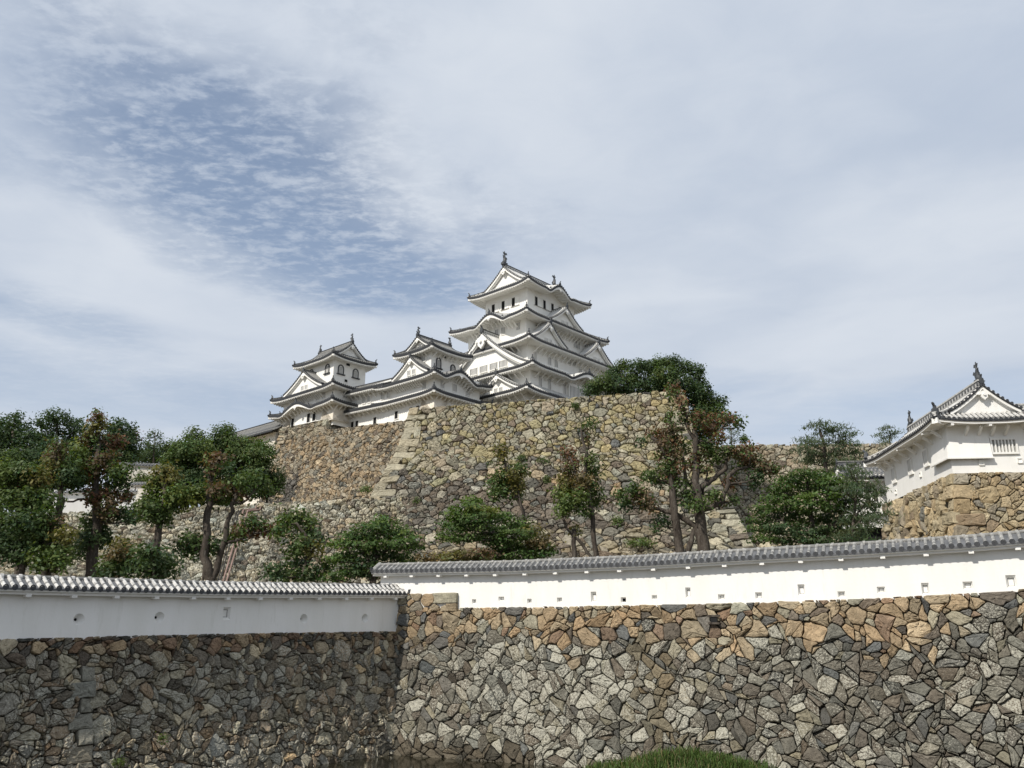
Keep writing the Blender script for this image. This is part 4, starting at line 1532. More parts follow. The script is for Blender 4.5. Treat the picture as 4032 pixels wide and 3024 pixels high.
def small_keeps():
    st = SMALL
    # ---- west small keep
    C = K + (-26.44) * KE + 2.46 * KN
    R = thing('castle_turret', 'three tiered white small keep beside the main keep, middle of the castle group', 'castle turret', (C[0], C[1], 36.0), KROT)
    z = lambda q: q - 36.0
    storey(R, rect(6.0, 7.0, 0.3, 0), z(34), z(43.4), st)
    storey(R, rect(5.9, 6.7, 0.4, 0), z(42), z(47.0), st)
    storey(R, rect(3.75, 3.7), z(46), z(53.2), st)
    pent(R, rect(5.9, 6.7, 0.4, 0), rect(7.9, 8.75, 0.4, 0), z(42.2), z(43.05), st, sides='SWE', up=.4, brackets=1.25, wall_ov=1.9)
    pent(R, rect(3.75, 3.7), rect(7.7, 8.75, 0.2, 0), z(45.65), z(47.5), st, sides='SWE', up=.45, bumps={'S': [(-0.6, 4.2, 1.55)]}, brackets=1.4, wall_ov=1.9)
    pent(R, rect(3.3, 2.6), rect(5.38, 5.59), z(51.85), z(53.5), st, up=.45, brackets=1.7, wall_ov=1.8)
    gable(R, (-4.5, -0.3, z(52.75)), (1, 0), 3.5, 2.35, 4.5, st, ridge_h=0.5, orn=0.9, rake=.34)
    gable(R, (4.5, -0.3, z(52.75)), (-1, 0), 3.5, 2.35, 4.5, st, ridge_h=0.5, orn=0.9, rake=.34)
    gable(R, (-6.7, -0.9, z(46.8)), (1, 0), 5.0, 3.5, 4.0, st, windows=2, rake=.4, orn=.8, wall_back=.6)
    single('fish_finial', R, shachi, (-4.2, -0.3, z(55.45)), (1, 0), 1.6); single('fish_finial', R, shachi, (4.2, -0.3, z(55.45)), (-1, 0), 1.6)
    window(R, (-3.75, -1.6, z(50.4)), (-1, 0), 0.9, 1.0, 3, st)
    window(R, (-1.9, -3.7, z(49.6)), (0, -1), 1.15, 2.0, 0, st, 'arch')
    window(R, (1.9, -3.7, z(49.3)), (0, -1), 1.15, 1.6, 0, st, 'arch')
    window(R, (-0.4, -3.7, z(51.2)), (0, -1), 0.9, .6, 0, st, 'dark_bars')
    for x in (-3.6, -0.4, 3.0):
        window(R, (x, -6.7, z(44.4)), (0, -1), 0.95, 1.45, 4, st)
    window(R, (-5.5, -4.0, z(44.3)), (-1, 0), 0.95, 1.35, 3, st)
    window(R, (-2.2, -7.0, z(39.7)), (0, -1), 1.0, 1.0, 0, st, 'dark_bars')
    for y, kind in ((3.4, 'dark'), (-2.6, 'dark_bars'), (-0.7, 'dark_bars')):
        window(R, (-5.7, y, z(39.9)), (-1, 0), 0.95, 1.5, 2, st, kind)
    # flared stone-dropping box at the corner
    bx = MB()
    for (p, q) in (((-6.0, -4.4), (-6.0, -7.3)), ((-6.0, -7.3), (-3.0, -7.3))):
        pass
    bx.mesh([(-5.75, -3.6, z(41.9)), (-5.75, -7.05, z(41.9)), (-2.6, -7.05, z(41.9)), (-6.35, -3.6, z(38.4)), (-6.35, -7.6, z(38.4)), (-2.6, -7.6, z(38.4))],
            [(0, 1, 4, 3), (1, 2, 5, 4), (3, 4, 5), (0, 3, 4), (2, 5, 4)], 'plaster_old')
    bx.build('stone_drop_box', R)

    # ---- corridor linking the two small keeps
    C2 = K + (-29.6) * KE + 13.5 * KN
    R2 = thing('castle_corridor', 'long two storey white corridor between the two small keeps', 'castle corridor', (C2[0], C2[1], 36.0), KROT)
    y0, y1 = -5.5, 9.0
    mb = MB()
    mb.abox(-2.45, 3.0, y0, y1, z(33.5), z(43.6), st['white'])
    mb.build('lower_storey_wall', R2)
    mb = MB()
    mb.abox(-2.4, 3.0, y0, y1, z(42.5), z(47.4), st['white'])
    mb.build('upper_storey_wall', R2)
    for nm, ze0, zi0, dep, in_ in (('roof', 42.2, 43.0, 2.0, None), ('roof', 46.1, 48.1, 4.3, 1.95)):
        rf = MB(); so = MB()
        E0 = (-4.4, y1); E1 = (-4.4, y0)
        strip_roof(rf, so, E0, E1, (1, 0), dep, 0, y1 - y0, z(ze0 + .55), z(ze0), z(zi0 + .55), z(zi0), st, 0.0, False, False, (), True, 1.35, in_)
        ro = rf.build(nm, R2); so.build('eave_soffit', ro)
        if in_:
            rd = MB()
            rd.bar((-0.1, y0, z(48.2)), (-0.1, y1, z(48.75)), .4, .5, st['ridge_side']); rd.bar((-0.1, y0, z(48.52)), (-0.1, y1, z(49.07)), .5, .16, st['ridge_top'])
            rd.build('ridge', ro)
            bk = MB()
            bk.grid([[(-0.1, y0, z(48.1)), (-0.1, y1, z(48.65))], [(4.4, y0, z(46.2)), (4.4, y1, z(46.7))]], st['field'])
            bk.build('rear_slope', ro)
    for y in (-4.9, -3.1, 1.0, 2.6, 7.0):
        window(R2, (-2.4, y, z(44.5 + (y + 5) * .03)), (-1, 0), 0.85, 1.45, 3, st)
    for y, kind in ((-1.2, 'dark'), (4.4, 'dark'), (5.9, 'dark')):
        window(R2, (-2.45, y, z(39.6 + (y + 5) * .04)), (-1, 0), 0.95, 1.6, 1, st, kind)

    # ---- north-west small keep
    f = 0.967
    C3 = np.array([-39.08, 179.0]) * f
    R3 = thing('castle_turret', 'white small keep at the far left with arched black rimmed windows', 'castle turret', (C3[0], C3[1], 36.0), KROT)
    v = lambda q: q * f - 36.0
    storey(R3, rect(6.1, 9.0), v(41), v(46.3), st)
    storey(R3, rect(6.0, 8.9), v(45.5), v(50.0), st)
    storey(R3, rect(4.1, 5.3), v(49.5), v(57.9), st)
    pent(R3, rect(6.0, 8.9), rect(8.2, 11.1), v(45.5), v(46.4), st, sides='SWN', up=.45, bumps={'W': [(1.4, 5.6, 1.55)]}, brackets=1.3, wall_ov=2.0)
    pent(R3, rect(4.1, 5.3), rect(8.1, 10.9), v(49.0), v(51.1), st, sides='SWN', up=.45, brackets=1.35, wall_ov=2.0)
    pent(R3, rect(2.6, 4.3), rect(5.75, 7.1), v(56.65), v(58.6), st, up=.5, brackets=0, wall_ov=1.7)
    gable(R3, (-0.1, -6.0, v(57.75)), (0, 1), 3.6, 3.0, 6.0, st, ridge_h=.5, orn=.8, rake=.34)
    gable(R3, (-0.1, 6.0, v(57.75)), (0, -1), 3.6, 3.0, 6.0, st, ridge_h=.5, orn=.8, rake=.34)
    gable(R3, (-7.2, 0.9, v(50.05)), (1, 0), 6.8, 4.0, 4.0, st, windows=2, rake=.42, orn=.8, wall_back=.6)
    single('fish_finial', R3, shachi, (-0.1, -5.6, v(61.2)), (0, 1), 1.7); single('fish_finial', R3, shachi, (-0.1, 5.6, v(61.2)), (0, -1), 1.7)
    window(R3, (-4.1, -3.2, v(54.6)), (-1, 0), 1.3, 1.9, 0, st, 'arch')
    window(R3, (-4.1, 2.4, v(54.6)), (-1, 0), 1.3, 1.9, 0, st, 'arch')
    for x in (-2.3, 1.5):
        window(R3, (x, -5.3, v(54.4)), (0, -1), 1.3, 1.9, 0, st, 'arch')
    window(R3, (-0.6, -5.3, v(55.9)), (0, -1), 1.0, .6, 0, st, 'dark_bars')
    window(R3, (-0.9, -5.3, v(52.2)), (0, -1), 0.8, .6, 0, st, 'dark_bars')
    for y in (-5.3, -3.2):
        window(R3, (-6.0, y, v(47.9)), (-1, 0), 1.0, 1.5, 3, st)
    window(R3, (-3.6, -8.9, v(47.9)), (0, -1), 1.0, 1.5, 3, st)
    for y in (-2.6, -0.7, 4.9):
        window(R3, (-6.1, y, v(43.8)), (-1, 0), 1.1, 1.9, 1, st, 'dark')
    bx = MB()
    a, b = 6.1, 9.0
    bx.mesh([(-a, -b + 3.6, v(45.2)), (-a, -b, v(45.2)), (-a + 3.4, -b, v(45.2)), (-a - .6, -b + 3.6, v(41.8)), (-a - .6, -b - .6, v(41.8)), (-a + 3.4, -b - .6, v(41.8))],
            [(0, 1, 4, 3), (1, 2, 5, 4), (0, 3, 4), (2, 5, 4)], 'plaster_old')
    bx.build('stone_drop_box', R3); bx = MB()
    bx.mesh([(-a, b - 3.2, v(45.2)), (-a, b, v(45.2)), (-a - .6, b - 3.2, v(41.8)), (-a - .6, b + .6, v(41.8))], [(0, 1, 3, 2), (0, 2, 3)], 'plaster_old')
    bx.build('stone_drop_box', R3)


main_keep()
small_keeps()


# ------------------------------------------------------------------ corner turret on the right
def right_turret():
    st = dict(KEEP, sp=0.36, r=0.10, lip=0.14, fascia=0.14, sof=0.30, raft=50, rw=0.2, white='plaster', field='tile',
              seq=['tile_rib', 'joint_white', 'joint_white', 'joint_white'], pane='joint_grey', ridge_side='joint_white', ridge_top='joint_white', ridge_dot='tile')
    O = P(3748, 1863, 61.4)
    ang = math.atan2(-0.096, 0.995)
    ex = np.array([math.cos(ang), math.sin(ang), 0]); ey = np.array([-math.sin(ang), math.cos(ang), 0])
    G = lambda x, y, z: O + ex * x + ey * y + np.array([0, 0, z])
    # stone base
    V = float(O[2]) + 0.5
    mb = MB()

    def cf(u, v, rg):
        return vary(pick(rg, [(5, (0.345, 0.285, 0.185)), (3, (0.36, 0.29, 0.18)), (2, SAND), (1.0, (.24,.19,.13)), (0.6, (.2,.19,.16))]), rg, 0.12, 0.03)
    bat = lambda v: 0.02 + 0.13 * v + 0.004 * v * v
    U = 13.0

    def SF(u, v):
        b = bat(v)
        q = O[None, :] + ex[None, :] * (u - b * (1 - u / U) - 0.05)[:, None] - ey[None, :] * (b + .1)[:, None]
        q[:, 2] -= v
        return q
    cr = corner_column(0.0, V, 0.95, 1.25, 1, 91)
    far = lambda U_, V_: None
    keep = lambda u, v: u > 1.1
    stone_patch(mb, SF, U, V, pack(U, V, 0.42, 0.9, 1.4, 92), cf, 0.03, 0.16, 0.4, 93, corners=cr, keepf=keep, warp=0.9)
    U2 = 15.6

    def SL(u, v):
        b = bat(v)
        q = O[None, :] + ey[None, :] * (U2 - u - (b + .1) * (u / U2))[:, None] - ex[None, :] * (b + 0.05)[:, None]
        q[:, 2] -= v
        return q
    cr = corner_column(U2, V, 0.95, 1.25, -1, 94) + corner_column(0, V, 1.1, 1.3, 1, 95)
    stone_patch(mb, SL, U2, V, pack(U2, V, 0.62, 0.8, 1.1, 96), cf, 0.03, 0.18, 0.4, 97, corners=cr, keepf=lambda u, v: 1.1 < u < U2 - 1.1, warp=1.2)
    pts = [G(0, 0, -.05), G(U, 0, -.05), G(U, U2, -.05), G(0, U2, -.05)]
    mb.face(pts, 'soil')
    tag(mb.build('stone_podium', grain=1.9), 'high tan stone base of dressed blocks under the white turret on the right', 'stone podium')

    R = thing('corner_turret', 'white plaster turret with a snow white tiled gable roof on the far right', 'turret', tuple(O), ang)
    W_, D_ = 5.5, 14.8
    # walls, leaning very slightly
    mb = MB()
    x0, x1, y0, y1 = 0.12, W_, 0.12, D_
    mb.abox(x0, x1, y0, y1, 0.0, 4.3, 'plaster')
    mb.build('storey_wall', R)
    pent(R, (1.35, 4.15, 0.9, D_ - 0.9), (-1.2, W_ + 1.2, -1.2, D_ + 1.2), 3.68, 5.15, st, wall_ov=1.3, brackets=2.4, up=0.30)
    c = (W_) / 2 + 0.2
    g1 = gable(R, (c, -0.35, 4.62), (0, 1), 2.55, 1.95, D_ / 2 + 0.35, st, ridge_h=0.42, orn=0.62, rake=0.22, wall_back=0.35, base_drop=.3)
    g2 = gable(R, (c, D_ + 0.35, 4.62), (0, -1), 2.55, 1.95, D_ / 2 + 0.35, st, ridge_h=0.42, orn=0.62, rake=0.22, wall_back=0.35, base_drop=.3)
    single('fish_finial', R, shachi, (c, 0.15, 6.95), (0, 1), 1.35)
    single('fish_finial', R, shachi, (c, D_ - 0.15, 6.95), (0, -1), 1.35)
    # stone dropping box at the near corner
    bx = MB()
    zt, zb, pr = 3.5, 1.12, 0.34
    a, b = 2.95, 3.0
    top = [(x0, b, zt), (x0, y0, zt), (a, y0, zt)]
    bot = [(x0 - pr, b, zb), (x0 - pr, y0 - pr, zb), (a, y0 - pr, zb)]
    bx.mesh(top + bot, [(0, 1, 4, 3), (1, 2, 5, 4)], 'plaster')
    bx.face([(x0, b, zt), (x0 - pr, b, zb), (x0, b, zb)], 'plaster'); bx.face([(a, y0, zt), (a, y0 - pr, zb), (a, y0, zb)], 'plaster')
    bx.face([bot[0], bot[1], (x0, y0, zb), (x0, b, zb)], 'shutter'); bx.face([bot[1], bot[2], (a, y0, zb), (x0, y0, zb)], 'shutter')
    bx.abox(x0 - pr - .05, a + .06, y0 - pr - .05, y0 - pr + .09, zb - .11, zb - .003, 'plaster')
    bx.abox(x0 - pr - .05, x0 - pr + .09, y0 - pr + .1, b + .06, zb - .11, zb - .003, 'plaster')
    bx.build('stone_drop_box', R)
    window(R, (3.95, y0, 1.95), (0, -1), 1.65, 0.95, 6, st)
    for y in (4.6, 8.1, 12.2):
        window(R, (x0, y, 2.05), (-1, 0), 0.75, 1.15, 2, st)
    for p, n in (((x0, 6.2, 1.0), (-1, 0)), ((x0, 12.3, 0.6), (-1, 0)), ((2.2, y0, .75), (0, -1)), ((4.9, y0, .85), (0, -1))):
        lb = MB()
        n3 = np.array([*n, 0.0]); s = np.array([-n3[1], n3[0], 0])
        p = np.asarray(p, float)
        for dx, dz, a_, b_ in ((0, .17, .18, .03), (0, -.17, .18, .03), (-.16, 0, .03, .17), (.16, 0, .03, .17)):
            lb.box(p + s * dx + (0, 0, dz) + n3 * .04, s * a_, n3 * .05, (0, 0, b_), 'plaster')
        lb.box(p + n3 * .01, s * .14, n3 * .01, (0, 0, .15), 'plaster_keep')
        lb.build('loophole', R)
    # wing behind, running to the right
    O2 = G(6.2, 8.0, 0)
    R2 = thing('turret_wing', 'white tiled wing roof behind the right turret gable', 'turret', tuple(O2), ang)
    mb = MB(); mb.abox(0.3, 15, -2.3, 2.3, 0, 4.4, 'plaster'); mb.build('storey_wall', R2)
    gable(R2, (-0.6, 0, 4.2), (1, 0), 3.6, 2.5, 15, st, ridge_h=0.4, orn=0.6, rake=0.2, wall_back=.5)
    # gate building half hidden by the pine
    Og = P(3462, 2010, 79.0)
    R3 = thing('gate_building', 'white gate building half hidden by the pine, left of the right turret', 'gate building', tuple(Og), ang)
    s2 = dict(st, seq=['tile_rib', 'tile_rib', 'tile'], ridge_side='tile', ridge_top='tile_rib')
    mb = MB(); mb.abox(-2.2, 1.6, 0, 5, -1.5, 3.4, 'plaster'); mb.build('storey_wall', R3)
    mb = MB(); mb.abox(-2.4, 1.6, 0.3, 5, -13.0, -1.5, 'dark'); mb.build('gate_passage', R3)
    pent(R3, (-1.4, .6, 1.2, 3.8), (-3.3, 2.0, -1.0, 6.0), 2.9, 3.9, s2, wall_ov=1.0, brackets=0, up=.2, sides='SWN')
    gable(R3, (-2.7, 2.5, 3.4), (1, 0), 2.2, 1.4, 4, s2, ridge_h=.35, orn=.5, rake=.2, wall_back=.4)
    for x in (-0.9, -0.2):
        window(R3, (x, 0, 1.4), (0, -1), 0.45, 1.2, 1, s2, 'dark_bars')
    mb = MB()
    mb.abox(-2.5, 1.65, -0.35, 0.0, -1.6, -1.1, 'plaster'); mb.abox(-2.5, 1.65, -0.5, 0.0, -0.5, -0.3, 'plaster')
    mb.build('moulding', R3)


right_turret()


def left_walls():
    # white garden wall on the pale terrace wall, and two older walls beyond
    def seg(u1, v1, Y1, u2, v2, Y2):
        A, B = P(u1, v1, Y1), P(u2, v2, Y2)
        d = (B - A)[:2]; L = np.linalg.norm(d); d = d / L
        n = np.array([d[1], -d[0]])
        if n[1] > 0: n = -n
        return A, B, d, n, L
    for (args, hgt, label, mat, rmat, white, holes) in (
            ((180, 2018, 109.0, 528, 2010, 112.8), 2.9, 'small bright white plaster wall with white tiled coping behind the left trees', 'plaster', 'joint_white', True, 0),
            ((455, 1960, 122, 700, 1966, 124), 5.2, 'cream plaster wall with dark tiles and two tiny windows, farther behind the trees', 'plaster_old', 'tile', False, 2),
            ((505, 1995, 116, 640, 1992, 116.5), 3.4, 'short old cream wall under a low grey roof among the left trees', 'plaster_old', 'tile_grey', False, 1)):
        A, B, d, n, L = seg(*args)
        base = lambda t, A=A, B=B, L=L: float(A[2] + (B[2] - A[2]) * t / L)
        ridge = lambda t, b=base, h=hgt: b(t) + h
        hs = []
        for k in range(holes):
            t = L * (0.45 + 0.38 * k)
            hs.append((t, base(t) + hgt * .42, .8, .9, 'dark'))
        plaster_wall('plaster_wall', label, A[:2], d, n, 0, L, base, ridge, hs, thick=.6, oh=.28, rise=.40, spacing=.42, white=white, mat=mat, rmat=rmat, low=1.5)
    # roof of a lower building beside the left small keep
    O = P(1000, 1752, 186)
    st = dict(SMALL)
    R = thing('tiled_building', 'grey tiled roof of a low building peeking out left of the castle group', 'building', tuple(O), KROT)
    mb = MB(); mb.abox(-3.5, 3.5, -14, 14, -34, 0.2, 'plaster_old'); mb.build('storey_wall', R)
    gable(R, (0, 15, 0), (0, -1), 5.2, 3.6, 30, st, ridge_h=.6, orn=1.2, rake=.4)
    # pipes and cables running down the terrace wall
    for k, (u1, u2, r, mt, nm, lab) in enumerate(((958, 871, 0.12, 'pipe', 'drain_pipe', 'upper pinkish drain pipe with a bend, running down the pale terrace wall'),
                                                  (975, 884, 0.12, 'pipe', 'drain_pipe', 'outer pinkish drain pipe, right of its twin on the pale terrace wall'),
                                                  (942, 858, 0.09, 'cable', 'cable', 'black cable next to the pink drain pipes on the terrace wall'),
                                                  (932, 850, 0.07, 'cable', 'cable', 'thin black cable farthest from the drain pipes on the terrace wall'))):
        mb = MB()
        path = [P(u1 + (52 if k < 2 else 20), 1990 + k * 4, 119.5), P(u1 + (48 if k < 2 else 12), 2004 + k * 3, 117.4), P(u1, 2008 + k * 3, 116.2)] + [P(lerp(u1, u2, t), lerp(2012, 2315, t), lerp(115.9, 107.6, t)) for t in np.linspace(0.05, 1, 6)]
        mb.tube(path, r, mt, 6)
        tag(mb.build(nm), lab, nm.replace('_', ' '))


left_walls()


# ------------------------------------------------------------------ trees
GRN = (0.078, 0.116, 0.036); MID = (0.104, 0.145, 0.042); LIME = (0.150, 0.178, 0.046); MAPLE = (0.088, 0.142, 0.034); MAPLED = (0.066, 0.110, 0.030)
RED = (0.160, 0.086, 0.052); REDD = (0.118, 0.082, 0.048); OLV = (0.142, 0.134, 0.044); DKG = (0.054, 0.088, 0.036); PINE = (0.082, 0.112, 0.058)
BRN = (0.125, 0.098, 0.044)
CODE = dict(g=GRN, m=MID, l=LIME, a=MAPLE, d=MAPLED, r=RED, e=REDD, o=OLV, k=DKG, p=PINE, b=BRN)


def leaves(rg, centres, radii, n, size, cols, flat=0.0, kind='leaf'):
    """n leaf quads scattered over ellipsoidal clumps; returns vertex and colour arrays"""
    centres = np.asarray(centres); radii = np.asarray(radii)
    m = len(centres)
    wt = (radii[:, 0] * radii[:, 2]); wt = wt / wt.sum()
    idx = rg.choice(m, size=n, p=wt)
    # sub-clumps
    d = rg.normal(size=(n, 3)); d /= np.linalg.norm(d, axis=1, keepdims=True)
    return idx, d


def foliage(name, parent, rg, blobs, leaf, dens, flat=False, needle=False, sub=None):
    """blobs: list of (centre, (rx,ry,rz), colour). One mesh of small leaf faces, gathered in twig-sized clumps."""
    V = []; C = []
    for (c, r, col) in blobs:
        c = np.asarray(c); r = np.asarray(r)
        area = 4 * math.pi * ((r[0] * r[2]) ** 1.0)
        nsub = max(5, int(area / (leaf * 2.6) ** 2 * (0.95 if flat else 1.5)))
        u = rg.normal(size=(nsub, 3)); u /= np.linalg.norm(u, axis=1, keepdims=True)
        rad = rg.uniform(0.25, 1.0, size=(nsub, 1)) ** 0.5
        # ragged outline
        ang = np.arctan2(u[:, 2], u[:, 0])
        wob = 1 + 0.16 * np.sin(3 * ang + rg.uniform(0, 6)) + 0.10 * np.sin(5 * ang + rg.uniform(0, 6))
        sc = c + u * rad * r * wob[:, None]
        per = max(4, int(dens * 1.15))
        n = nsub * per
        ctr = np.repeat(sc, per, axis=0)
        spread = leaf * (1.5 if not flat else 1.9)
        off = rg.normal(size=(n, 3)) * spread
        if flat: off[:, 2] *= 0.28
        p = ctr + off
        # leaf orientation: roughly facing up and outward
        nr = rg.normal(size=(n, 3)) * 0.5 + np.array([0, 0, 0.9 if flat else 0.55]) + np.repeat(u, per, axis=0) * 0.8
        nr /= np.linalg.norm(nr, axis=1, keepdims=True)
        t = np.cross(nr, rg.normal(size=(n, 3))); t /= np.linalg.norm(t, axis=1, keepdims=True) + 1e-9
        b = np.cross(nr, t)
        s = leaf * rg.uniform(0.6, 1.25, size=(n, 1))
        if needle:
            t = rg.normal(size=(n, 3)) + np.array([0, 0, 0.9]); t /= np.linalg.norm(t, axis=1, keepdims=True)
            b = np.cross(t, rg.normal(size=(n, 3))); b /= np.linalg.norm(b, axis=1, keepdims=True) + 1e-9
            L, W = s * 1.4, s * 0.26
        else:
            L, W = s * 0.92, s * 0.60
        q = np.stack([p - t * L, p + b * W * 0.9 - t * L * 0.1, p + t * L, p - b * W * 0.9 - t * L * 0.1], axis=1)
        V.append(q)
        f = np.repeat(rg.uniform(0.80, 1.22, size=nsub), per) * rg.uniform(0.85, 1.15, size=n)
        cn = np.tile(np.array(col), (n, 1))
        if col in (RED, REDD):
            gsel = np.repeat(rg.random(nsub) < 0.28, per)
            cn[gsel] = np.array(GRN) * 1.15
        hue = np.repeat(rg.normal(0, 0.10, size=nsub), per)
        cc = np.stack([cn[:, 0] * f * (1 + hue), cn[:, 1] * f, cn[:, 2] * f * (1 - hue * .6), np.ones(n)], axis=1)
        C.append(np.clip(cc, 0.002, 1))
    V = np.concatenate(V); C = np.concatenate(C)
    n = len(V)
    me = bpy.data.meshes.new(name)
    me.vertices.add(n * 4); me.loops.add(n * 4); me.polygons.add(n)
    me.vertices.foreach_set('co', V.reshape(-1).astype(np.float32))
    me.loops.foreach_set('vertex_index', np.arange(n * 4, dtype=np.int32))
    me.polygons.foreach_set('loop_start', np.arange(0, n * 4, 4, dtype=np.int32))
    me.polygons.foreach_set('loop_total', np.full(n, 4, dtype=np.int32))
    a = me.attributes.new('col', 'FLOAT_COLOR', 'FACE')
    a.data.foreach_set('color', C.reshape(-1).astype(np.float32))
    me.materials.append(MAT['leaf'])
    me.update(); me.validate()
    o = bpy.data.objects.new(name, me)
    COL.objects.link(o)
    if parent: o.parent = parent
    return o


def tree(label, Y, blobs, limbs, seed, leaf=0.16, dens=7, flat=False, needle=False, cat='tree', name='tree', group=None, depth=0.8, size=1.03):
    """blobs: 'x,y,rx,ry,c' in photo pixels at distance Y; limbs: list of (pixel path, r0, r1) in px"""
    rg = np.random.default_rng(seed)
    mpp = Y / FPX                                   # metres per photo pixel, roughly
    base = limbs[0][0][0] if limbs else (blobs[0][0], blobs[0][1])
    B = P(base[0], base[1], Y)
    if 45 < Y < 96 and base[1] > 1850: B[2] = -0.35
    root = thing(name, label, cat, tuple(B), 0, group)
    BL = []
    for (x, y, rx, ry, c) in blobs:
        dy = rg.uniform(-1, 1) * depth * (rx * mpp + 0.5)
        p = P(x, y, Y) * (1 + dy / Y)
        fs = 0.97 if flat else size
        rxm, rym = rx * mpp * fs * (1.08 if flat else 1) + 0.05, ry * mpp * fs + 0.04
        BL.append((p - B, (rxm, max(rxm, rym) * 0.9 if not flat else rxm * .9, rym), CODE[c]))
    stems = []                                      # one trunk part per stem that rises from the ground
    nodes = []
    for li, (path, r0, r1) in enumerate(limbs):
        if li == 0 or (path[0][1] > 2150 and limbs[0][0][0][1] > 2150 and abs(path[0][0] - limbs[0][0][0][0]) > 30):
            stems.append(MB())
        tk = stems[-1] if li else stems[0]
        if len(stems) > 1 and li and path[0][1] <= 2150:
            # a branch belongs to the stem nearest to its foot
            d = [min((np.linalg.norm(P(*path[0], Y) - B - q), si) for q, rr_, si in nodes)]
            tk = stems[d[0][1]]
        si = stems.index(tk)
        pts = []
        j = 0.0
        ground = 45 < Y < 96 and path[0][1] > 1850 and (li == 0 or path[0][1] > 2150)
        if ground:                                   # stems reach down to the terrace
            g0 = P(*path[0], Y)
            pts.append(np.array([g0[0], g0[1], -0.45]) - B)
        if li and nodes and tk is not stems[-1] or (li and path[0][1] <= 2150 and nodes):
            q0 = P(*path[0], Y) - B
            near = min(nodes, key=lambda n_: np.linalg.norm(n_[0] - q0))
            pts.append(near[0])
        for i, (x, y) in enumerate(path):
            if i: j += rg.uniform(-0.25, 0.25) * 0.6
            pts.append(P(x, y, Y) * (1 + j / Y) - B)
        k = len(pts)
        pp = []; rr = []
        for i in range(k - 1):
            for f in (0, .34, .67):
                q = lerp(pts[i], pts[i + 1], f)
                if f: q = q + rg.normal(0, 0.03 + r0 * mpp * .10, 3)
                pp.append(q); rr.append(lerp(r0, r1, (i + f) / (k - 1)) * mpp * rg.uniform(.92, 1.08))
        pp.append(pts[-1]); rr.append(r1 * mpp)
        tk.tube(pp, rr, 'bark', 8)
        nodes += [(q, w_, si) for q, w_ in zip(pp, rr)]
    # branches and twigs reaching into each clump
    for (p, r, c) in BL:
        foot = p + np.array([0, 0, -0.5 * r[2]])
        near = min(nodes, key=lambda n_: np.linalg.norm(n_[0] - foot) + max(0, n_[0][2] - foot[2]) * 1.5)
        mid = lerp(near[0], foot, .55) + np.array([0, 0, -0.06 * np.linalg.norm(foot - near[0])]) + rg.normal(0, .06, 3)
        w0 = min(near[1] * .7, 0.030 + 0.02 * np.linalg.norm(foot - near[0]))
        stems[near[2]].tube([near[0], mid, foot], [w0, w0 * .75, w0 * .5], 'bark', 5, cap=False)
        for _ in range(3):
            e = p + rg.uniform(-.65, .65, 3) * np.array(r)
            stems[near[2]].tube([foot, lerp(foot, e, .5) + rg.normal(0, .05, 3), e], [w0 * .5, w0 * .35, 0.01], 'bark', 4, cap=False)
    for tk in stems:
        tk.build('trunk', root, smooth=True)
    foliage('crown', root, rg, BL, leaf, dens, flat, needle)
    return root


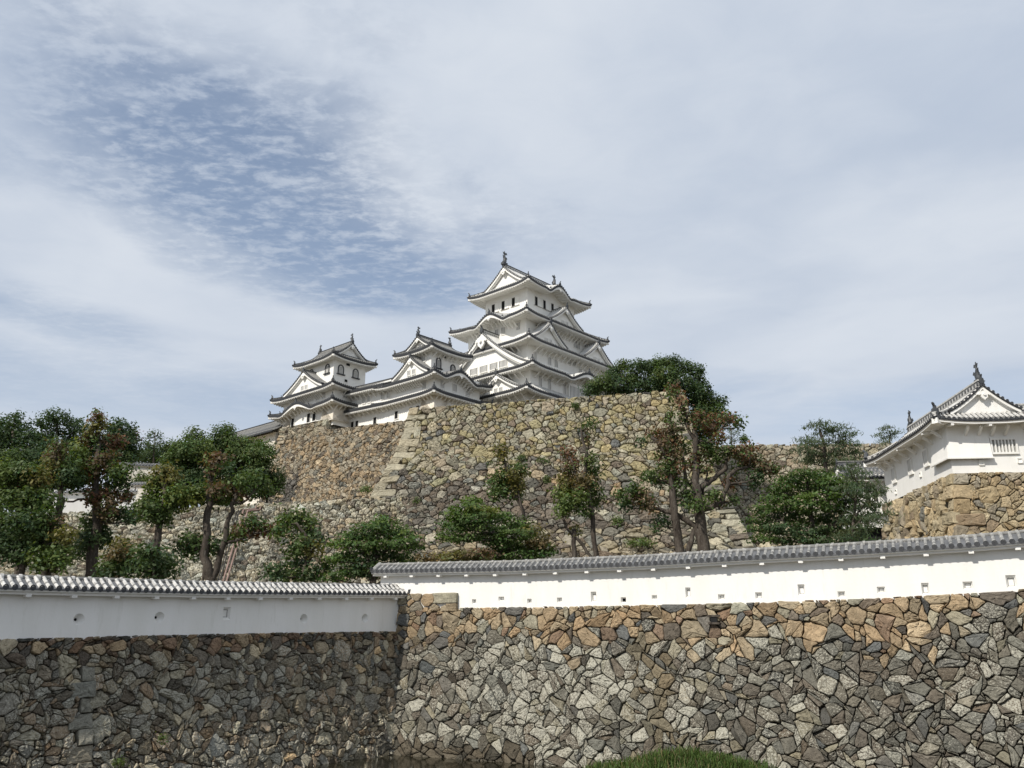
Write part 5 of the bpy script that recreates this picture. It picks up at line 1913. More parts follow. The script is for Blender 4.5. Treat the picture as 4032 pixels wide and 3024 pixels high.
def plant_trees():
    # ---- far trees beyond the left walls
    tree('dark broad tree at the far left edge of the photo', 124, [(40, 1690, 90, 55, 'k'), (-30, 1720, 90, 60, 'k'), (30, 1770, 110, 60, 'k'), (120, 1740, 60, 40, 'k'), (60, 1645, 30, 18, 'k'), (140, 1800, 70, 40, 'g'), (40, 1830, 110, 50, 'g')], [([(60, 1960), (60, 1800), (50, 1700)], 14, 5)], 101, .28, 6)
    tree('airy spreading tree with sky showing through its crown at far left', 130, [(225, 1640, 60, 22, 'k'), (185, 1668, 50, 18, 'k'), (280, 1665, 55, 20, 'k'), (320, 1690, 35, 20, 'k'), (240, 1700, 70, 18, 'k'), (170, 1720, 50, 22, 'k'), (300, 1730, 50, 22, 'k'), (215, 1760, 100, 40, 'k'), (180, 1820, 110, 40, 'g'), (290, 1790, 60, 50, 'k')], [([(225, 1960), (228, 1780), (225, 1660)], 10, 3), ([(228, 1780), (270, 1720), (300, 1690)], 6, 2), ([(227, 1770), (190, 1710), (175, 1680)], 6, 2)], 102, .24, 6)
    tree('round dark green tree with a reddish right edge, behind the tall reddish tree', 128, [(470, 1690, 55, 38, 'k'), (440, 1740, 55, 50, 'k'), (500, 1740, 45, 45, 'k'), (530, 1720, 22, 22, 'r'), (515, 1790, 50, 30, 'g'), (450, 1800, 70, 35, 'k')], [([(470, 1950), (470, 1800), (472, 1700)], 10, 4)], 103, .24, 7)
    tree('thin loose tree standing alone against the sky left of centre', 150, [(610, 1712, 26, 14, 'k'), (580, 1745, 20, 14, 'k'), (630, 1740, 14, 12, 'k'), (600, 1760, 22, 12, 'k')], [([(605, 1830), (606, 1770), (610, 1705)], 4, 1.5), ([(606, 1770), (570, 1748), (545, 1745)], 2, 1)], 104, .22, 5)
    tree('low band of green tree tops on the ridge left of centre', 155, [(650, 1778, 70, 24, 'g'), (560, 1790, 60, 22, 'k'), (690, 1760, 45, 22, 'g'), (620, 1800, 100, 20, 'k')], [([(640, 1880), (642, 1800)], 8, 4)], 105, .24, 7)
    tree('big dark green tree left of the small keep, left half of the pair', 120, [(770, 1725, 46, 38, 'g'), (740, 1770, 70, 45, 'g'), (800, 1780, 60, 45, 'm'), (700, 1820, 70, 45, 'g'), (770, 1840, 80, 50, 'k'), (690, 1880, 70, 45, 'k'), (760, 1900, 90, 40, 'k'), (820, 1860, 50, 60, 'k')], [([(770, 2010), (768, 1900), (770, 1760)], 12, 5)], 106, .22, 7)
    tree('big dark green tree touching the rampart, right half of the pair', 123, [(880, 1705, 46, 34, 'g'), (850, 1745, 40, 30, 'k'), (920, 1750, 50, 34, 'g'), (985, 1755, 55, 34, 'm'), (945, 1800, 70, 40, 'g'), (1020, 1800, 60, 45, 'g'), (1040, 1770, 40, 30, 'g'), (960, 1850, 90, 45, 'k'), (1010, 1860, 50, 40, 'k'), (890, 1820, 60, 50, 'k'), (900, 1900, 60, 40, 'k'), (985, 1910, 60, 30, 'k')], [([(945, 2010), (945, 1900), (950, 1780)], 14, 6), ([(945, 1890), (1000, 1820)], 8, 3), ([(946, 1880), (890, 1780)], 8, 3)], 107, .22, 7)
    tree('low bush in the gap between the pale terrace wall and the tall rampart', 123, [(1060, 1900, 40, 35, 'g'), (1085, 1880, 40, 40, 'g'), (1010, 1935, 50, 25, 'k'), (1060, 1930, 45, 22, 'g'), (985, 1880, 40, 35, 'g')], [([(1050, 1985), (1055, 1920)], 5, 3)], 108, .2, 7, cat='bush', name='bush')
    tree('dark green tree filling in behind the rusty topped narrow tree', 116,
         [(290, 1862, 60, 44, 'k'), (215, 1822, 70, 44, 'k'), (110, 1815, 80, 50, 'k'), (20, 1830, 80, 50, 'g'), (335, 1815, 46, 50, 'k'), (160, 1880, 80, 50, 'k'), (60, 1900, 80, 50, 'k'), (250, 1900, 50, 30, 'g')], [([(170, 2100), (172, 1950), (175, 1840)], 12, 6)], 109, .22, 7)
    tree('dark green bushy tree behind the olive tree, hiding the end of the cream wall', 120,
         [(705, 1905, 56, 40, 'g'), (745, 1940, 60, 34, 'k'), (560, 1900, 30, 40, 'g'), (800, 1965, 70, 26, 'g'), (880, 1975, 60, 22, 'g')], [([(730, 2060), (728, 1980), (715, 1920)], 8, 4)], 110, .2, 7)
    # ---- front row on the left, behind the low plaster wall
    tree('tall pruned tree with reddish new leaves, highest of the front left trees', 62,
         [(385, 1640, 26, 26, 'r'), (385, 1672, 34, 34, 'o'), (372, 1722, 46, 40, 'e'), (392, 1775, 46, 46, 'k'), (335, 1765, 45, 42, 'l'), (308, 1790, 36, 30, 'm'), (440, 1752, 36, 26, 'r'), (470, 1735, 26, 26, 'r'), (418, 1800, 34, 26, 'e'),
          (385, 1830, 50, 30, 'e'), (360, 1860, 40, 36, 'r'), (430, 1845, 36, 26, 'r'), (480, 1850, 44, 36, 'g'), (455, 1890, 60, 36, 'k'), (350, 1880, 40, 30, 'm'), (395, 1930, 44, 30, 'r'), (370, 1960, 40, 30, 'r'), (430, 1945, 34, 24, 'r'), (490, 1955, 34, 20, 'r'),
          (420, 2000, 50, 40, 'e'), (470, 2020, 60, 26, 'k'), (520, 2040, 50, 20, 'k'), (370, 2065, 55, 55, 'g'), (365, 2120, 58, 50, 'k'), (330, 2160, 50, 40, 'k'), (410, 2110, 40, 40, 'k')],
         [([(355, 2330), (362, 2200), (385, 2060), (375, 1920), (385, 1780), (388, 1660)], 30, 5), ([(350, 2140), (290, 2080), (215, 2040)], 8, 4), ([(378, 1990), (330, 1965), (265, 1975), (240, 1975)], 6, 3), ([(384, 2010), (440, 1985), (520, 1965)], 7, 3)], 111, size=0.84)
    tree('narrow pruned tree with a rusty brown top, left of the tallest reddish tree', 60,
         [(225, 1765, 30, 32, 'e'), (218, 1805, 40, 40, 'e'), (235, 1850, 48, 40, 'k'), (200, 1830, 30, 26, 'o'), (260, 1870, 40, 36, 'k'), (290, 1850, 40, 50, 'g'), (300, 1900, 44, 30, 'k'), (185, 1870, 40, 26, 'b')],
         [([(175, 2320), (190, 2200), (205, 2080), (235, 1990), (248, 1880), (225, 1780)], 26, 5), ([(212, 2070), (240, 2010), (252, 1960)], 9, 5)], 112, size=0.9)
    tree('leafy broad tree with a few red tufts filling the left edge', 57,
         [(20, 1860, 60, 36, 'm'), (90, 1860, 60, 30, 'g'), (150, 1880, 50, 30, 'o'), (50, 1910, 90, 34, 'g'), (95, 1905, 18, 16, 'r'), (150, 1930, 60, 30, 'g'), (20, 1960, 60, 40, 'm'), (90, 1965, 80, 36, 'g'), (170, 1975, 60, 36, 'g'), (112, 1985, 26, 16, 'r'), (140, 2000, 40, 24, 'e')],
         [([(70, 2320), (80, 2180), (75, 2040), (60, 1930)], 24, 6), ([(76, 2060), (130, 1990), (150, 1930)], 10, 4)], 113)
    tree('dark bushy tree low at the left edge behind the plaster wall', 55,
         [(20, 2050, 70, 40, 'g'), (100, 2055, 60, 36, 'k'), (165, 2050, 50, 40, 'g'), (60, 2110, 90, 40, 'k'), (150, 2120, 70, 40, 'g'), (220, 2080, 36, 30, 'e'), (20, 2160, 60, 40, 'k'), (90, 2180, 60, 40, 'k'), (215, 2150, 60, 36, 'm'), (180, 2200, 60, 40, 'g'), (240, 2200, 50, 36, 'm'), (255, 2110, 40, 26, 'o')],
         [([(85, 2330), (88, 2230), (70, 2100)], 22, 8), ([(185, 2330), (190, 2220), (170, 2120)], 10, 5)], 114)
    tree('olive green tree with a bare straight trunk before the pale terrace wall', 60,
         [(650, 1858, 46, 28, 'o'), (660, 1890, 66, 34, 'o'), (615, 1900, 40, 30, 'm'), (650, 1935, 84, 30, 'm'), (700, 1945, 56, 36, 'm'), (740, 1960, 50, 34, 'l'), (620, 1975, 70, 30, 'g'), (680, 1985, 66, 26, 'g'), (600, 2015, 60, 34, 'g'), (640, 2035, 44, 24, 'g'), (560, 1990, 40, 24, 'g')],
         [([(600, 2330), (610, 2200), (625, 2080), (640, 2000), (652, 1900)], 24, 8), ([(632, 2040), (700, 1970)], 8, 3), ([(634, 2030), (580, 1990)], 8, 3)], 115, size=0.9)
    tree('dark low tree at the foot of the straight trunk', 52,
         [(600, 2180, 66, 32, 'k'), (640, 2215, 60, 34, 'k'), (560, 2220, 60, 36, 'k'), (600, 2250, 70, 30, 'k'), (650, 2250, 40, 30, 'k')], [([(605, 2320), (606, 2240), (605, 2180)], 10, 4)], 116, size=0.85)
    tree('small bushy tree with a yellowish top before the pale terrace wall', 55,
         [(480, 2145, 46, 18, 'o'), (460, 2175, 50, 26, 'b'), (500, 2185, 60, 30, 'g'), (440, 2220, 60, 36, 'g'), (510, 2235, 50, 30, 'k'), (420, 2260, 60, 26, 'k')], [([(470, 2320), (472, 2240), (480, 2160)], 8, 3)], 117, size=0.8)
    tree('forked tree with red brown tufts and bare limbs beside the pink pipes', 60,
         [(835, 1808, 40, 22, 'r'), (870, 1815, 44, 24, 'e'), (840, 1845, 40, 24, 'e'), (900, 1845, 30, 22, 'k'), (815, 1925, 56, 24, 'g'), (860, 1925, 44, 26, 'e'), (900, 1910, 40, 22, 'o'), (880, 1950, 56, 26, 'g'), (780, 1945, 40, 22, 'g'), (930, 1940, 40, 20, 'e'), (955, 1890, 40, 26, 'g'), (1000, 1880, 46, 30, 'g'), (1030, 1910, 50, 30, 'g'), (960, 1960, 14, 14, 'r'),
          (990, 2060, 46, 22, 'g'), (1010, 2085, 50, 20, 'r'), (955, 2090, 40, 18, 'e'), (1060, 2085, 34, 16, 'r'), (920, 2110, 34, 16, 'g'), (760, 2130, 60, 20, 'g'), (730, 2160, 56, 24, 'k'), (790, 2165, 60, 24, 'g'), (850, 2150, 40, 20, 'k')],
         [([(822, 2335), (820, 2260), (808, 2160), (812, 2060), (822, 1950), (830, 1870), (838, 1820)], 24, 8), ([(826, 2300), (858, 2220), (890, 2120), (905, 2030), (920, 1970), (925, 1930)], 17, 6), ([(886, 2140), (960, 2118), (1030, 2098), (1070, 2085)], 7, 3), ([(916, 1985), (960, 1975), (990, 1945), (1015, 1910)], 6, 3), ([(806, 2210), (785, 2170), (765, 2150)], 6, 3)], 118, size=0.9)
    tree('small green tree with open crown just left of the maple', 58,
         [(1130, 2050, 46, 34, 'g'), (1180, 2040, 44, 26, 'g'), (1215, 2060, 36, 26, 'm'), (1110, 2090, 40, 30, 'g'), (1215, 2105, 40, 24, 'k'), (1180, 2140, 46, 26, 'g'), (1250, 2130, 36, 24, 'k'), (1225, 2160, 36, 22, 'o'), (1160, 2170, 50, 20, 'g'), (1180, 2215, 50, 20, 'k'), (1090, 2250, 60, 26, 'k'), (1150, 2265, 70, 26, 'g'), (1230, 2260, 50, 26, 'k'), (1270, 2230, 40, 24, 'g')],
         [([(1195, 2330), (1200, 2240), (1215, 2180), (1205, 2110), (1175, 2070), (1150, 2062)], 11, 4), ([(1200, 2240), (1230, 2190), (1240, 2150)], 6, 3)], 119, size=0.85)
    # ---- maples in the centre
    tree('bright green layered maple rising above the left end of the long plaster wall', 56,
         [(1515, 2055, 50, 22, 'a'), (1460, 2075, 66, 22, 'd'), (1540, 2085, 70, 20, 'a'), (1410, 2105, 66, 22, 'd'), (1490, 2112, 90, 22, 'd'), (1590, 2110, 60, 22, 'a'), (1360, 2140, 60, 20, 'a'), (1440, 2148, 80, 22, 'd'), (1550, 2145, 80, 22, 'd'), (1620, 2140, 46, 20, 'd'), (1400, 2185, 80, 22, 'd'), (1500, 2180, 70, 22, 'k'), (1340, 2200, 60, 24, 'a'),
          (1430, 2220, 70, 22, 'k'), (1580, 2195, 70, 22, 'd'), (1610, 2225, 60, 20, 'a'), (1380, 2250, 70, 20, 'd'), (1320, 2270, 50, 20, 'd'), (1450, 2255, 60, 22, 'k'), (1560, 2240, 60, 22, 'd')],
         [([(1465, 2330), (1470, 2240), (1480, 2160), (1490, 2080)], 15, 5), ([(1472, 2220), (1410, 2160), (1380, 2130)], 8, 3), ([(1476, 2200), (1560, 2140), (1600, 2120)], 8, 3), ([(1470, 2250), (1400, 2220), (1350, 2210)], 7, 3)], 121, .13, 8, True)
    tree('low reddish olive shrub between the two maples', 54, [(1700, 2205, 70, 22, 'b'), (1780, 2190, 70, 22, 'o'), (1850, 2195, 70, 22, 'b'), (1900, 2180, 60, 22, 'e'), (1820, 2220, 110, 18, 'd')], [([(1790, 2300), (1790, 2210)], 5, 3)], 122, .12, 8, True, cat='shrub', name='shrub')
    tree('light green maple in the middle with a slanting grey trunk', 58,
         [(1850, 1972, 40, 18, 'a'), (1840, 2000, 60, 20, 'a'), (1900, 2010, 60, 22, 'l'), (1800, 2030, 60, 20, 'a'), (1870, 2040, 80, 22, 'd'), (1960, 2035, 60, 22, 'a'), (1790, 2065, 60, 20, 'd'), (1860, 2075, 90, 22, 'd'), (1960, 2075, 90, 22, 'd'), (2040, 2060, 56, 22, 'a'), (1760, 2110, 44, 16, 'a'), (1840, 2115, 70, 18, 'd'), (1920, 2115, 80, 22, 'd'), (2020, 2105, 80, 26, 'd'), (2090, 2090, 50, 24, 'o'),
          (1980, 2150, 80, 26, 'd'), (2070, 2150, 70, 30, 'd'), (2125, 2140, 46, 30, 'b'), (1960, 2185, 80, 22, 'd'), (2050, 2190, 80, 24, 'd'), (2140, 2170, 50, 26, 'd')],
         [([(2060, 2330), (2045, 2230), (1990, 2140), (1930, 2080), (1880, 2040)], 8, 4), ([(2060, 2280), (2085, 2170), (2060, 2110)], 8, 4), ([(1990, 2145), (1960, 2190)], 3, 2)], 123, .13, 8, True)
    # ---- thin pruned trees before the tall rampart
    tree('slim pruned tree with thin leafy stems against the rampart, right of the middle maple', 66,
         [(1975, 1768, 20, 24, 'o'), (1982, 1800, 18, 18, 'o'), (1985, 1868, 40, 28, 'g'), (2030, 1872, 36, 26, 'o'), (2050, 1850, 26, 22, 'g'), (1955, 1900, 36, 26, 'g'), (2005, 1910, 44, 26, 'm'), (2040, 1915, 30, 22, 'o'), (1960, 1940, 36, 20, 'g'), (2010, 1945, 40, 20, 'g')],
         [([(2075, 2330), (2070, 2110), (2060, 2010), (2020, 1930), (1992, 1840), (1978, 1775)], 9, 4), ([(2065, 2050), (2045, 1960), (2030, 1880)], 6, 3)], 131, .15, 6)
    tree('bare stemmed pruned tree with tufts up its two thin stems', 64,
         [(2318, 1668, 22, 16, 'g'), (2300, 1690, 12, 10, 'k'), (2318, 1725, 20, 15, 'e'), (2235, 1780, 22, 24, 'r'), (2252, 1830, 32, 20, 'r'), (2238, 1850, 30, 20, 'e'), (2325, 1815, 24, 26, 'g'), (2335, 1850, 24, 24, 'g'), (2240, 1895, 50, 30, 'o'), (2290, 1900, 40, 26, 'b'), (2330, 1920, 44, 30, 'g'), (2225, 1935, 50, 26, 'm'), (2270, 1960, 56, 28, 'm'), (2340, 1965, 40, 26, 'g'), (2240, 1985, 50, 24, 'g'), (2300, 2010, 30, 20, 'g'), (2265, 2090, 20, 18, 'o'), (2210, 2010, 30, 20, 'm')],
         [([(2345, 2330), (2348, 2180), (2335, 2060), (2320, 1960), (2300, 1860), (2310, 1780), (2292, 1720), (2290, 1682)], 13, 4), ([(2265, 2330), (2263, 2180), (2260, 2085)], 11, 9), ([(2325, 2190), (2290, 2140), (2240, 2090), (2215, 2040)], 8, 4), ([(2318, 1950), (2270, 1880), (2245, 1800)], 5, 3)], 132, .15, 6)
    # ---- the big pollarded tree
    tree('large pollarded tree with thick bare limbs and reddish tufts in front of the rampart corner', 60,
         [(2652, 1525, 26, 18, 'r'), (2668, 1550, 28, 20, 'r'), (2640, 1545, 18, 14, 'g'), (2685, 1590, 26, 24, 'r'), (2690, 1628, 24, 26, 'e'), (2700, 1655, 20, 20, 'k'), (2635, 1650, 14, 26, 'g'), (2640, 1690, 30, 26, 'e'), (2655, 1725, 34, 30, 'r'), (2565, 1705, 30, 18, 'r'), (2600, 1718, 34, 18, 'r'), (2528, 1738, 18, 14, 'k'), (2612, 1745, 36, 24, 'e'), (2645, 1765, 36, 30, 'g'), (2595, 1800, 18, 20, 'r'),
          (2650, 1800, 40, 26, 'e'), (2625, 1842, 40, 26, 'g'), (2665, 1840, 34, 24, 'r'), (2640, 1880, 46, 28, 'r'), (2680, 1905, 36, 22, 'g'), (2560, 1870, 40, 22, 'g'), (2590, 1895, 36, 20, 'k'), (2755, 1640, 32, 28, 'r'), (2735, 1670, 22, 22, 'e'), (2805, 1655, 34, 26, 'r'), (2790, 1690, 34, 22, 'r'), (2868, 1640, 24, 20, 'r'), (2880, 1660, 22, 14, 'r'), (2905, 1655, 22, 18, 'g'), (2915, 1675, 16, 12, 'g'),
          (2830, 1725, 32, 22, 'r'), (2770, 1750, 40, 26, 'g'), (2800, 1770, 40, 28, 'm'), (2760, 1800, 36, 26, 'e'), (2820, 1800, 44, 26, 'g'), (2860, 1770, 30, 20, 'g'), (2900, 1780, 40, 24, 'e'), (2935, 1795, 40, 26, 'r'), (2955, 1765, 24, 16, 'r'), (2975, 1820, 44, 30, 'e'), (2930, 1830, 46, 22, 'g'), (3020, 1840, 40, 24, 'e'), (3050, 1855, 26, 20, 'g'), (2985, 1870, 34, 24, 'k'), (2970, 1900, 18, 22, 'k'), (2872, 1892, 24, 24, 'r'),
          (2500, 1920, 36, 20, 'g'), (2455, 1950, 36, 22, 'g'), (2470, 1985, 36, 18, 'k'), (2520, 1950, 46, 26, 'e'), (2555, 1985, 36, 22, 'e'), (2530, 1975, 30, 26, 'g'), (2715, 1945, 56, 24, 'g'), (2760, 1975, 46, 22, 'g'), (2700, 1985, 40, 20, 'k'), (2815, 1945, 30, 20, 'g'), (2840, 1970, 36, 18, 'e'), (2890, 1965, 20, 14, 'g'), (2745, 1990, 40, 22, 'g'), (2610, 2050, 40, 18, 'k'), (2590, 2075, 30, 14, 'k'), (2770, 1850, 30, 22, 'e'), (2720, 1820, 26, 30, 'r'), (2700, 1760, 20, 24, 'g')],
         [([(2775, 2330), (2772, 2180), (2760, 2060), (2748, 1960), (2742, 1850), (2738, 1740), (2732, 1690)], 34, 8), ([(2738, 1740), (2710, 1690), (2698, 1620), (2680, 1575)], 9, 4), ([(2680, 2330), (2678, 2180), (2668, 2100), (2655, 2020), (2648, 1940), (2640, 1870), (2625, 1800), (2600, 1750), (2565, 1725)], 22, 6), ([(2765, 2120), (2720, 2060), (2660, 2025), (2600, 2005), (2548, 2000)], 15, 7),
          ([(2752, 2010), (2800, 1998), (2840, 1980), (2862, 1920), (2872, 1870), (2905, 1845), (2950, 1840)], 14, 6), ([(2748, 1930), (2800, 1890), (2840, 1860), (2870, 1805), (2862, 1760)], 14, 5), ([(2744, 1925), (2700, 1890), (2695, 1830), (2690, 1790)], 10, 5), ([(2768, 1950), (2782, 1880), (2785, 1840)], 5, 3), ([(2790, 1740), (2830, 1700), (2868, 1660)], 8, 4), ([(2700, 2190), (2725, 2120), (2740, 2080)], 14, 9)], 141, .14, 6, size=0.86)
    # ---- dark tree on top of the rampart
    tree('big dark green tree growing on top of the tall rampart beside the keep', 134,
         [(2330, 1535, 40, 22, 'k'), (2375, 1510, 50, 32, 'g'), (2420, 1470, 36, 28, 'k'), (2455, 1440, 30, 22, 'g'), (2430, 1520, 60, 36, 'k'), (2490, 1490, 50, 36, 'g'), (2520, 1440, 44, 24, 'k'), (2570, 1455, 46, 34, 'g'), (2600, 1430, 34, 22, 'g'), (2640, 1425, 40, 24, 'k'), (2620, 1480, 60, 40, 'g'), (2690, 1450, 50, 30, 'g'), (2740, 1460, 34, 24, 'k'), (2560, 1520, 70, 36, 'k'), (2670, 1510, 70, 40, 'k'), (2740, 1510, 50, 34, 'g'), (2470, 1550, 70, 26, 'k'), (2600, 1545, 80, 26, 'k'),
          (2770, 1545, 46, 32, 'k'), (2730, 1570, 50, 36, 'k'), (2790, 1590, 46, 34, 'g'), (2760, 1630, 50, 36, 'k'), (2820, 1620, 40, 26, 'g'), (2840, 1580, 26, 18, 'k'), (2800, 1670, 54, 36, 'k'), (2850, 1650, 30, 20, 'g'), (2780, 1720, 40, 34, 'k'), (2740, 1680, 40, 36, 'k')],
         [([(2640, 1640), (2635, 1570), (2620, 1480)], 14, 6), ([(2635, 1580), (2520, 1510), (2440, 1480)], 8, 3), ([(2700, 1700), (2740, 1600), (2770, 1540)], 9, 4)], 151, .21, 7)
    # ---- pines
    tree('pine with flat needle pads standing before the far right rampart', 84,
         [(3215, 1672, 44, 16, 'p'), (3235, 1700, 50, 15, 'p'), (3300, 1688, 46, 16, 'p'), (3330, 1712, 44, 14, 'p'), (3170, 1730, 36, 12, 'p'), (3210, 1745, 60, 15, 'p'), (3290, 1738, 60, 15, 'p'), (3345, 1750, 44, 13, 'p'), (3165, 1775, 40, 13, 'p'), (3230, 1785, 60, 15, 'p'), (3310, 1780, 60, 15, 'p'), (3370, 1785, 30, 12, 'p'), (3180, 1815, 44, 13, 'p'), (3270, 1820, 60, 15, 'p'), (3350, 1815, 46, 14, 'p'), (3310, 1850, 60, 14, 'p'), (3390, 1840, 36, 12, 'p')],
         [([(3262, 2100), (3258, 1900), (3246, 1800), (3240, 1730), (3228, 1690)], 11, 5), ([(3250, 1830), (3290, 1750), (3330, 1730)], 5, 2), ([(3246, 1780), (3200, 1755), (3170, 1745)], 4, 2), ([(3255, 1880), (3320, 1830), (3370, 1800)], 5, 2)], 161, .17, 9, True, True, name='pine_tree')
    tree('small rounded pine poking up behind the right turret roof', 92, [(3495, 1686, 24, 8, 'p'), (3515, 1702, 30, 8, 'p'), (3472, 1712, 20, 7, 'p'), (3500, 1724, 32, 8, 'p'), (3478, 1740, 24, 7, 'p')], [([(3508, 1900), (3506, 1760), (3502, 1695)], 4, 2)], 162, .15, 9, True, True, name='pine_tree')
    tree('tiny tiered pine on top of the far rampart by the big trees', 151, [(2880, 1690, 18, 6, 'p'), (2892, 1706, 22, 6, 'p'), (2868, 1722, 18, 6, 'p'), (2894, 1734, 20, 6, 'p')], [([(2882, 1790), (2881, 1740), (2880, 1692)], 3, 1.5)], 163, .2, 8, True, True, name='pine_tree')
    tree('small bush on the edge of the far rampart, right of the tiny pine', 151, [(2932, 1735, 14, 14, 'g'), (2928, 1722, 9, 9, 'g')], [([(2932, 1770), (2931, 1735)], 2, 1)], 164, .2, 7, cat='bush', name='bush')
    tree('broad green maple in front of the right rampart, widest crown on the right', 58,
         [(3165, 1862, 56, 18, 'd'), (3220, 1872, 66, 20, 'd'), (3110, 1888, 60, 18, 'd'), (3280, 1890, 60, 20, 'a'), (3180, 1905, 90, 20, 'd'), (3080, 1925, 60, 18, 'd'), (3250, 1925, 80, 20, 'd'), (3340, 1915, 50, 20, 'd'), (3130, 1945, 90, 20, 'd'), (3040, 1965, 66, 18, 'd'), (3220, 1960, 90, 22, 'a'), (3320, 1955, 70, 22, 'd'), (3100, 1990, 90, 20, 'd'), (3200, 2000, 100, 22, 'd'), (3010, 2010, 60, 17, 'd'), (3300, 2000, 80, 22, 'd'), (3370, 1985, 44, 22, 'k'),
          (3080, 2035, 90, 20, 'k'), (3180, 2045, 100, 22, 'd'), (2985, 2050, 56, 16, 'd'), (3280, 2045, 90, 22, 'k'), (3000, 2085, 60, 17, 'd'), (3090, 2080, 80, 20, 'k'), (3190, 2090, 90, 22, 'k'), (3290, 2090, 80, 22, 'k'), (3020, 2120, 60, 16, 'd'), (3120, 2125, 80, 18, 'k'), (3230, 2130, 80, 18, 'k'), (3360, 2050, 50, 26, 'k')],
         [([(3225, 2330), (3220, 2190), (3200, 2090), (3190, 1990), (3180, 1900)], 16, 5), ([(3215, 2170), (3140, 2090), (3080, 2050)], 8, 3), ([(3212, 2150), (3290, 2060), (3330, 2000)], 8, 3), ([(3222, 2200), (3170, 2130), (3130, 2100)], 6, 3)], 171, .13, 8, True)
    tree('pine with drooping dark pads hiding the foot of the right turret', 55,
         [(3345, 1838, 44, 12, 'p'), (3375, 1858, 36, 12, 'p'), (3370, 1880, 40, 13, 'p'), (3410, 1905, 50, 14, 'p'), (3440, 1930, 46, 13, 'p'), (3400, 1950, 56, 15, 'p'), (3440, 1985, 50, 14, 'p'), (3400, 2010, 60, 15, 'p'), (3470, 2022, 46, 13, 'p'), (3360, 2045, 60, 15, 'p'), (3430, 2050, 56, 14, 'p'), (3390, 2085, 60, 14, 'p'), (3340, 2105, 60, 14, 'p'), (3400, 2130, 70, 13, 'k'), (3440, 2140, 60, 12, 'k'), (3330, 1930, 40, 13, 'p')],
         [([(3345, 2330), (3350, 2150), (3365, 2020), (3375, 1900)], 9, 4), ([(3358, 2080), (3420, 2020), (3470, 2020)], 5, 2), ([(3362, 2040), (3420, 1960), (3440, 1940)], 5, 2)], 172, .14, 9, True, True, name='pine_tree')
    # ---- plants rooted in the ramparts
    Le = np.array([(1608, 1611, 138), (1772, 1563, 134.8), (1829, 1525, 133.2), (1930, 1468, 130.6), (2040, 1405, 127.5), (2160, 1330, 124)])
    Re = np.array([(1533, 2692, 126.5), (1671, 2729, 124.4), (1760, 2764, 122.8), (1880, 2830, 120.4), (1997, 2892, 117.6), (2150, 2971, 113.5)])

    def rampart_depth(x, y):
        uL, yL = np.interp(y, Le[:, 0], Le[:, 1]), np.interp(y, Le[:, 0], Le[:, 2])
        uR, yR = np.interp(y, Re[:, 0], Re[:, 1]), np.interp(y, Re[:, 0], Re[:, 2])
        return float(lerp(yL, yR, (x - uL) / (uR - uL))) - 0.35
    for k, (x, y, rx, ry, Y, c, lab) in enumerate(((2430, 2060, 22, 26, 104, 'm', 'green weed clump growing out of the brown rampart right of the bare stems'), (2055, 1805, 14, 12, 118, 'g', 'small plant sprouting high in the brown middle of the rampart'), (2150, 1820, 46, 12, 117, 'g', 'wide tuft of leaves hanging from the middle of the rampart'),
                                                   (2520, 2135, 60, 9, 102, 'm', 'low strip of weeds along a joint near the foot of the rampart'), (2155, 1892, 16, 14, 112, 'g', 'dark little shrub on the rampart left of the bare stemmed tree'), (1930, 1830, 14, 10, 118, 'g', 'small fern like plant in the rampart left of the slim tree'),
                                                   (2265, 1600, 12, 10, 130, 'g', 'little bush peeking over the rampart top beside the keep'), (1440, 1925, 20, 7, 122, 'm', 'mossy tuft on the ledge at the left rampart corner'), (1640, 1975, 14, 10, 121, 'g', 'small leafy plant in the lower left of the rampart'))):
        if y > 1650 and x > 1500: Y = rampart_depth(x, y)
        tree(lab, Y, [(x, y, rx, ry, c)], [([(x, y + ry), (x, y)], 1.2, .6)], 300 + k, .15, 7, cat='plant', name='shrub_plant')


plant_trees()


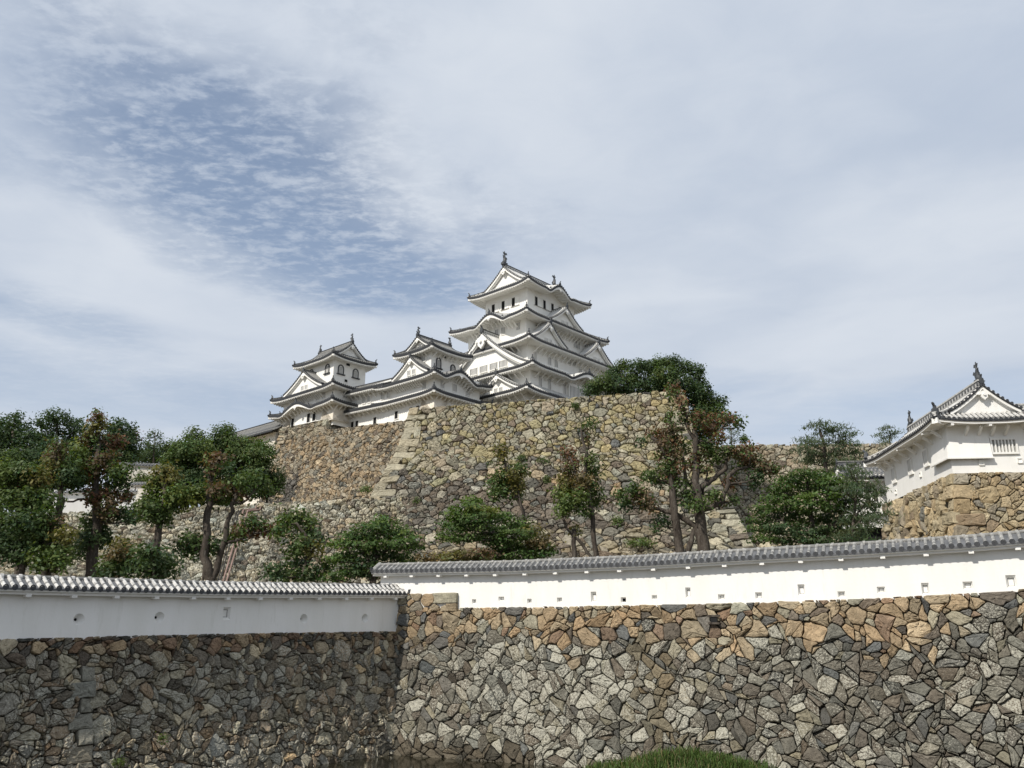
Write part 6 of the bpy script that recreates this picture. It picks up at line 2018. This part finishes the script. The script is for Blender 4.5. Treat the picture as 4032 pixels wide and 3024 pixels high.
def pond_edge():
    rg = np.random.default_rng(5)
    # grassy silt bank against the right wall
    c = CORNER + RD * 15.2 + RN * 2.0
    mb = MB()
    rows = []
    for i in range(25):
        a = -5.5 + 11.0 * i / 24
        row = []
        for j in range(9):
            b = -1.0 + 3.6 * j / 8
            h = 0.68 * math.exp(-((a + 0.2) / 3.3) ** 2 - ((b - 0.1) / 1.3) ** 2) - 0.10 + 0.05 * mnoise.noise(Vector((a * 1.3, b * 1.3, 1)))
            q = c + RD * a + RN * b
            row.append((q[0], q[1], WATER_Z + h))
        rows.append(row)
    mb.grid(rows, 'soil')
    tag(mb.build('mud_bank', smooth=True), 'low silt bank in the moat', 'bank', kind='structure')
    V = []; C = []
    for _ in range(13000):
        a, b = rg.normal(-0.3, 2.2), rg.normal(0.15, 0.85)
        if b < -0.9: continue
        h0 = 0.68 * math.exp(-((a + 0.2) / 3.3) ** 2 - ((b - 0.1) / 1.3) ** 2) - 0.10
        if h0 < 0.0 or rg.random() > 0.75 + mnoise.noise(Vector((a * 0.9, b * 1.2, 3))): continue
        q = c + RD * a + RN * b
        p = np.array([q[0], q[1], WATER_Z + h0])
        L = rg.uniform(0.06, 0.46) * (0.55 + h0 + 0.9 * max(0, mnoise.noise(Vector((a * 1.1, b * 1.5, 7)))))
        d = np.array([rg.normal(0, .35), rg.normal(0, .35), 1.0]); d /= np.linalg.norm(d)
        s = np.array([rg.normal(), rg.normal(), 0]); s /= np.linalg.norm(s)
        w = rg.uniform(0.012, 0.04)
        V.append([p - s * w, p + s * w, p + d * L + s * w * .4, p + d * L * 1.05 - s * w * .4])
        f = rg.uniform(.6, 1.35)
        C.append((0.085 * f, 0.135 * f, 0.038 * f, 1) if rg.random() < .85 else (0.17 * f, 0.15 * f, 0.07 * f, 1))
    n = len(V)
    g = MB()
    for v, col in zip(V, C): g.face(v, 'leaf', col)
    tag(g.build('grass'), 'lush green grass on the silt bank at the foot of the moat wall', 'grass', kind='stuff')
    for k, (a, b, r) in enumerate(((0.6, 0.0, .38), (1.6, -.3, .3), (-0.6, -.2, .36), (-1.9, 0.1, .28))):
        q = c + RD * a + RN * b
        px = np.array([q[0], q[1], WATER_Z + .42])
        rgw = np.random.default_rng(700 + k)
        w = thing('wall_weed', ('round leafy weed highest on the grassy bank', 'leafy weed on the right slope of the grassy bank', 'broad leafy weed left of the crest of the grassy bank', 'small leafy weed at the left end of the grassy bank')[k], 'plant', tuple(px))
        foliage('leaves', w, rgw, [(np.zeros(3), (r * 1.3, r, r * .6), (0.07, 0.135, 0.03))], .06, 8)
    # tufts growing from joints of the moat walls
    def tuft(u, v, Y, r, lab, seed):
        tree(lab, Y, [(u, v, r, r * .7, 'm')], [([(u, v + r), (u, v)], 1.5, .8)], seed, .055, 7, cat='plant', name='wall_weed')
    for k, (u, v, Y, r, lab) in enumerate(((998, 2490, 38.6, 9, 'tiny weed on the rim of the shaded moat wall'), (470, 3000, 32.3, 13, 'leafy weed at the bottom edge of the shaded moat wall'), (640, 2905, 33.5, 9, 'dark weed between stones left in the shaded moat wall'))):
        tuft(u, v, Y, r, lab, 400 + k)


pond_edge()


def drain():
    t, z = t_on(2818, 2440, RD)
    off = 0.10 + 0.17 * 0.75 + 0.10
    q = CORNER + RD * t + RN * off
    m = MB()
    d3 = np.array([RD[0], RD[1], 0]); n3 = np.array([RN[0], RN[1], 0])
    p = np.array([q[0], q[1], z])
    m.box(p, d3 * .13, n3 * .03, (0, 0, .11), 'dark')
    m.box(p + (0, 0, -.15), d3 * .24, n3 * .10, (0, 0, .04), 'bark'); m.box(p + (0, 0, .15), d3 * .26, n3 * .06, (0, 0, .04), 'bark')
    tag(m.build('drain_outlet'), 'small dark drain outlet with a stone lip in the orange course', 'drain')


drain()
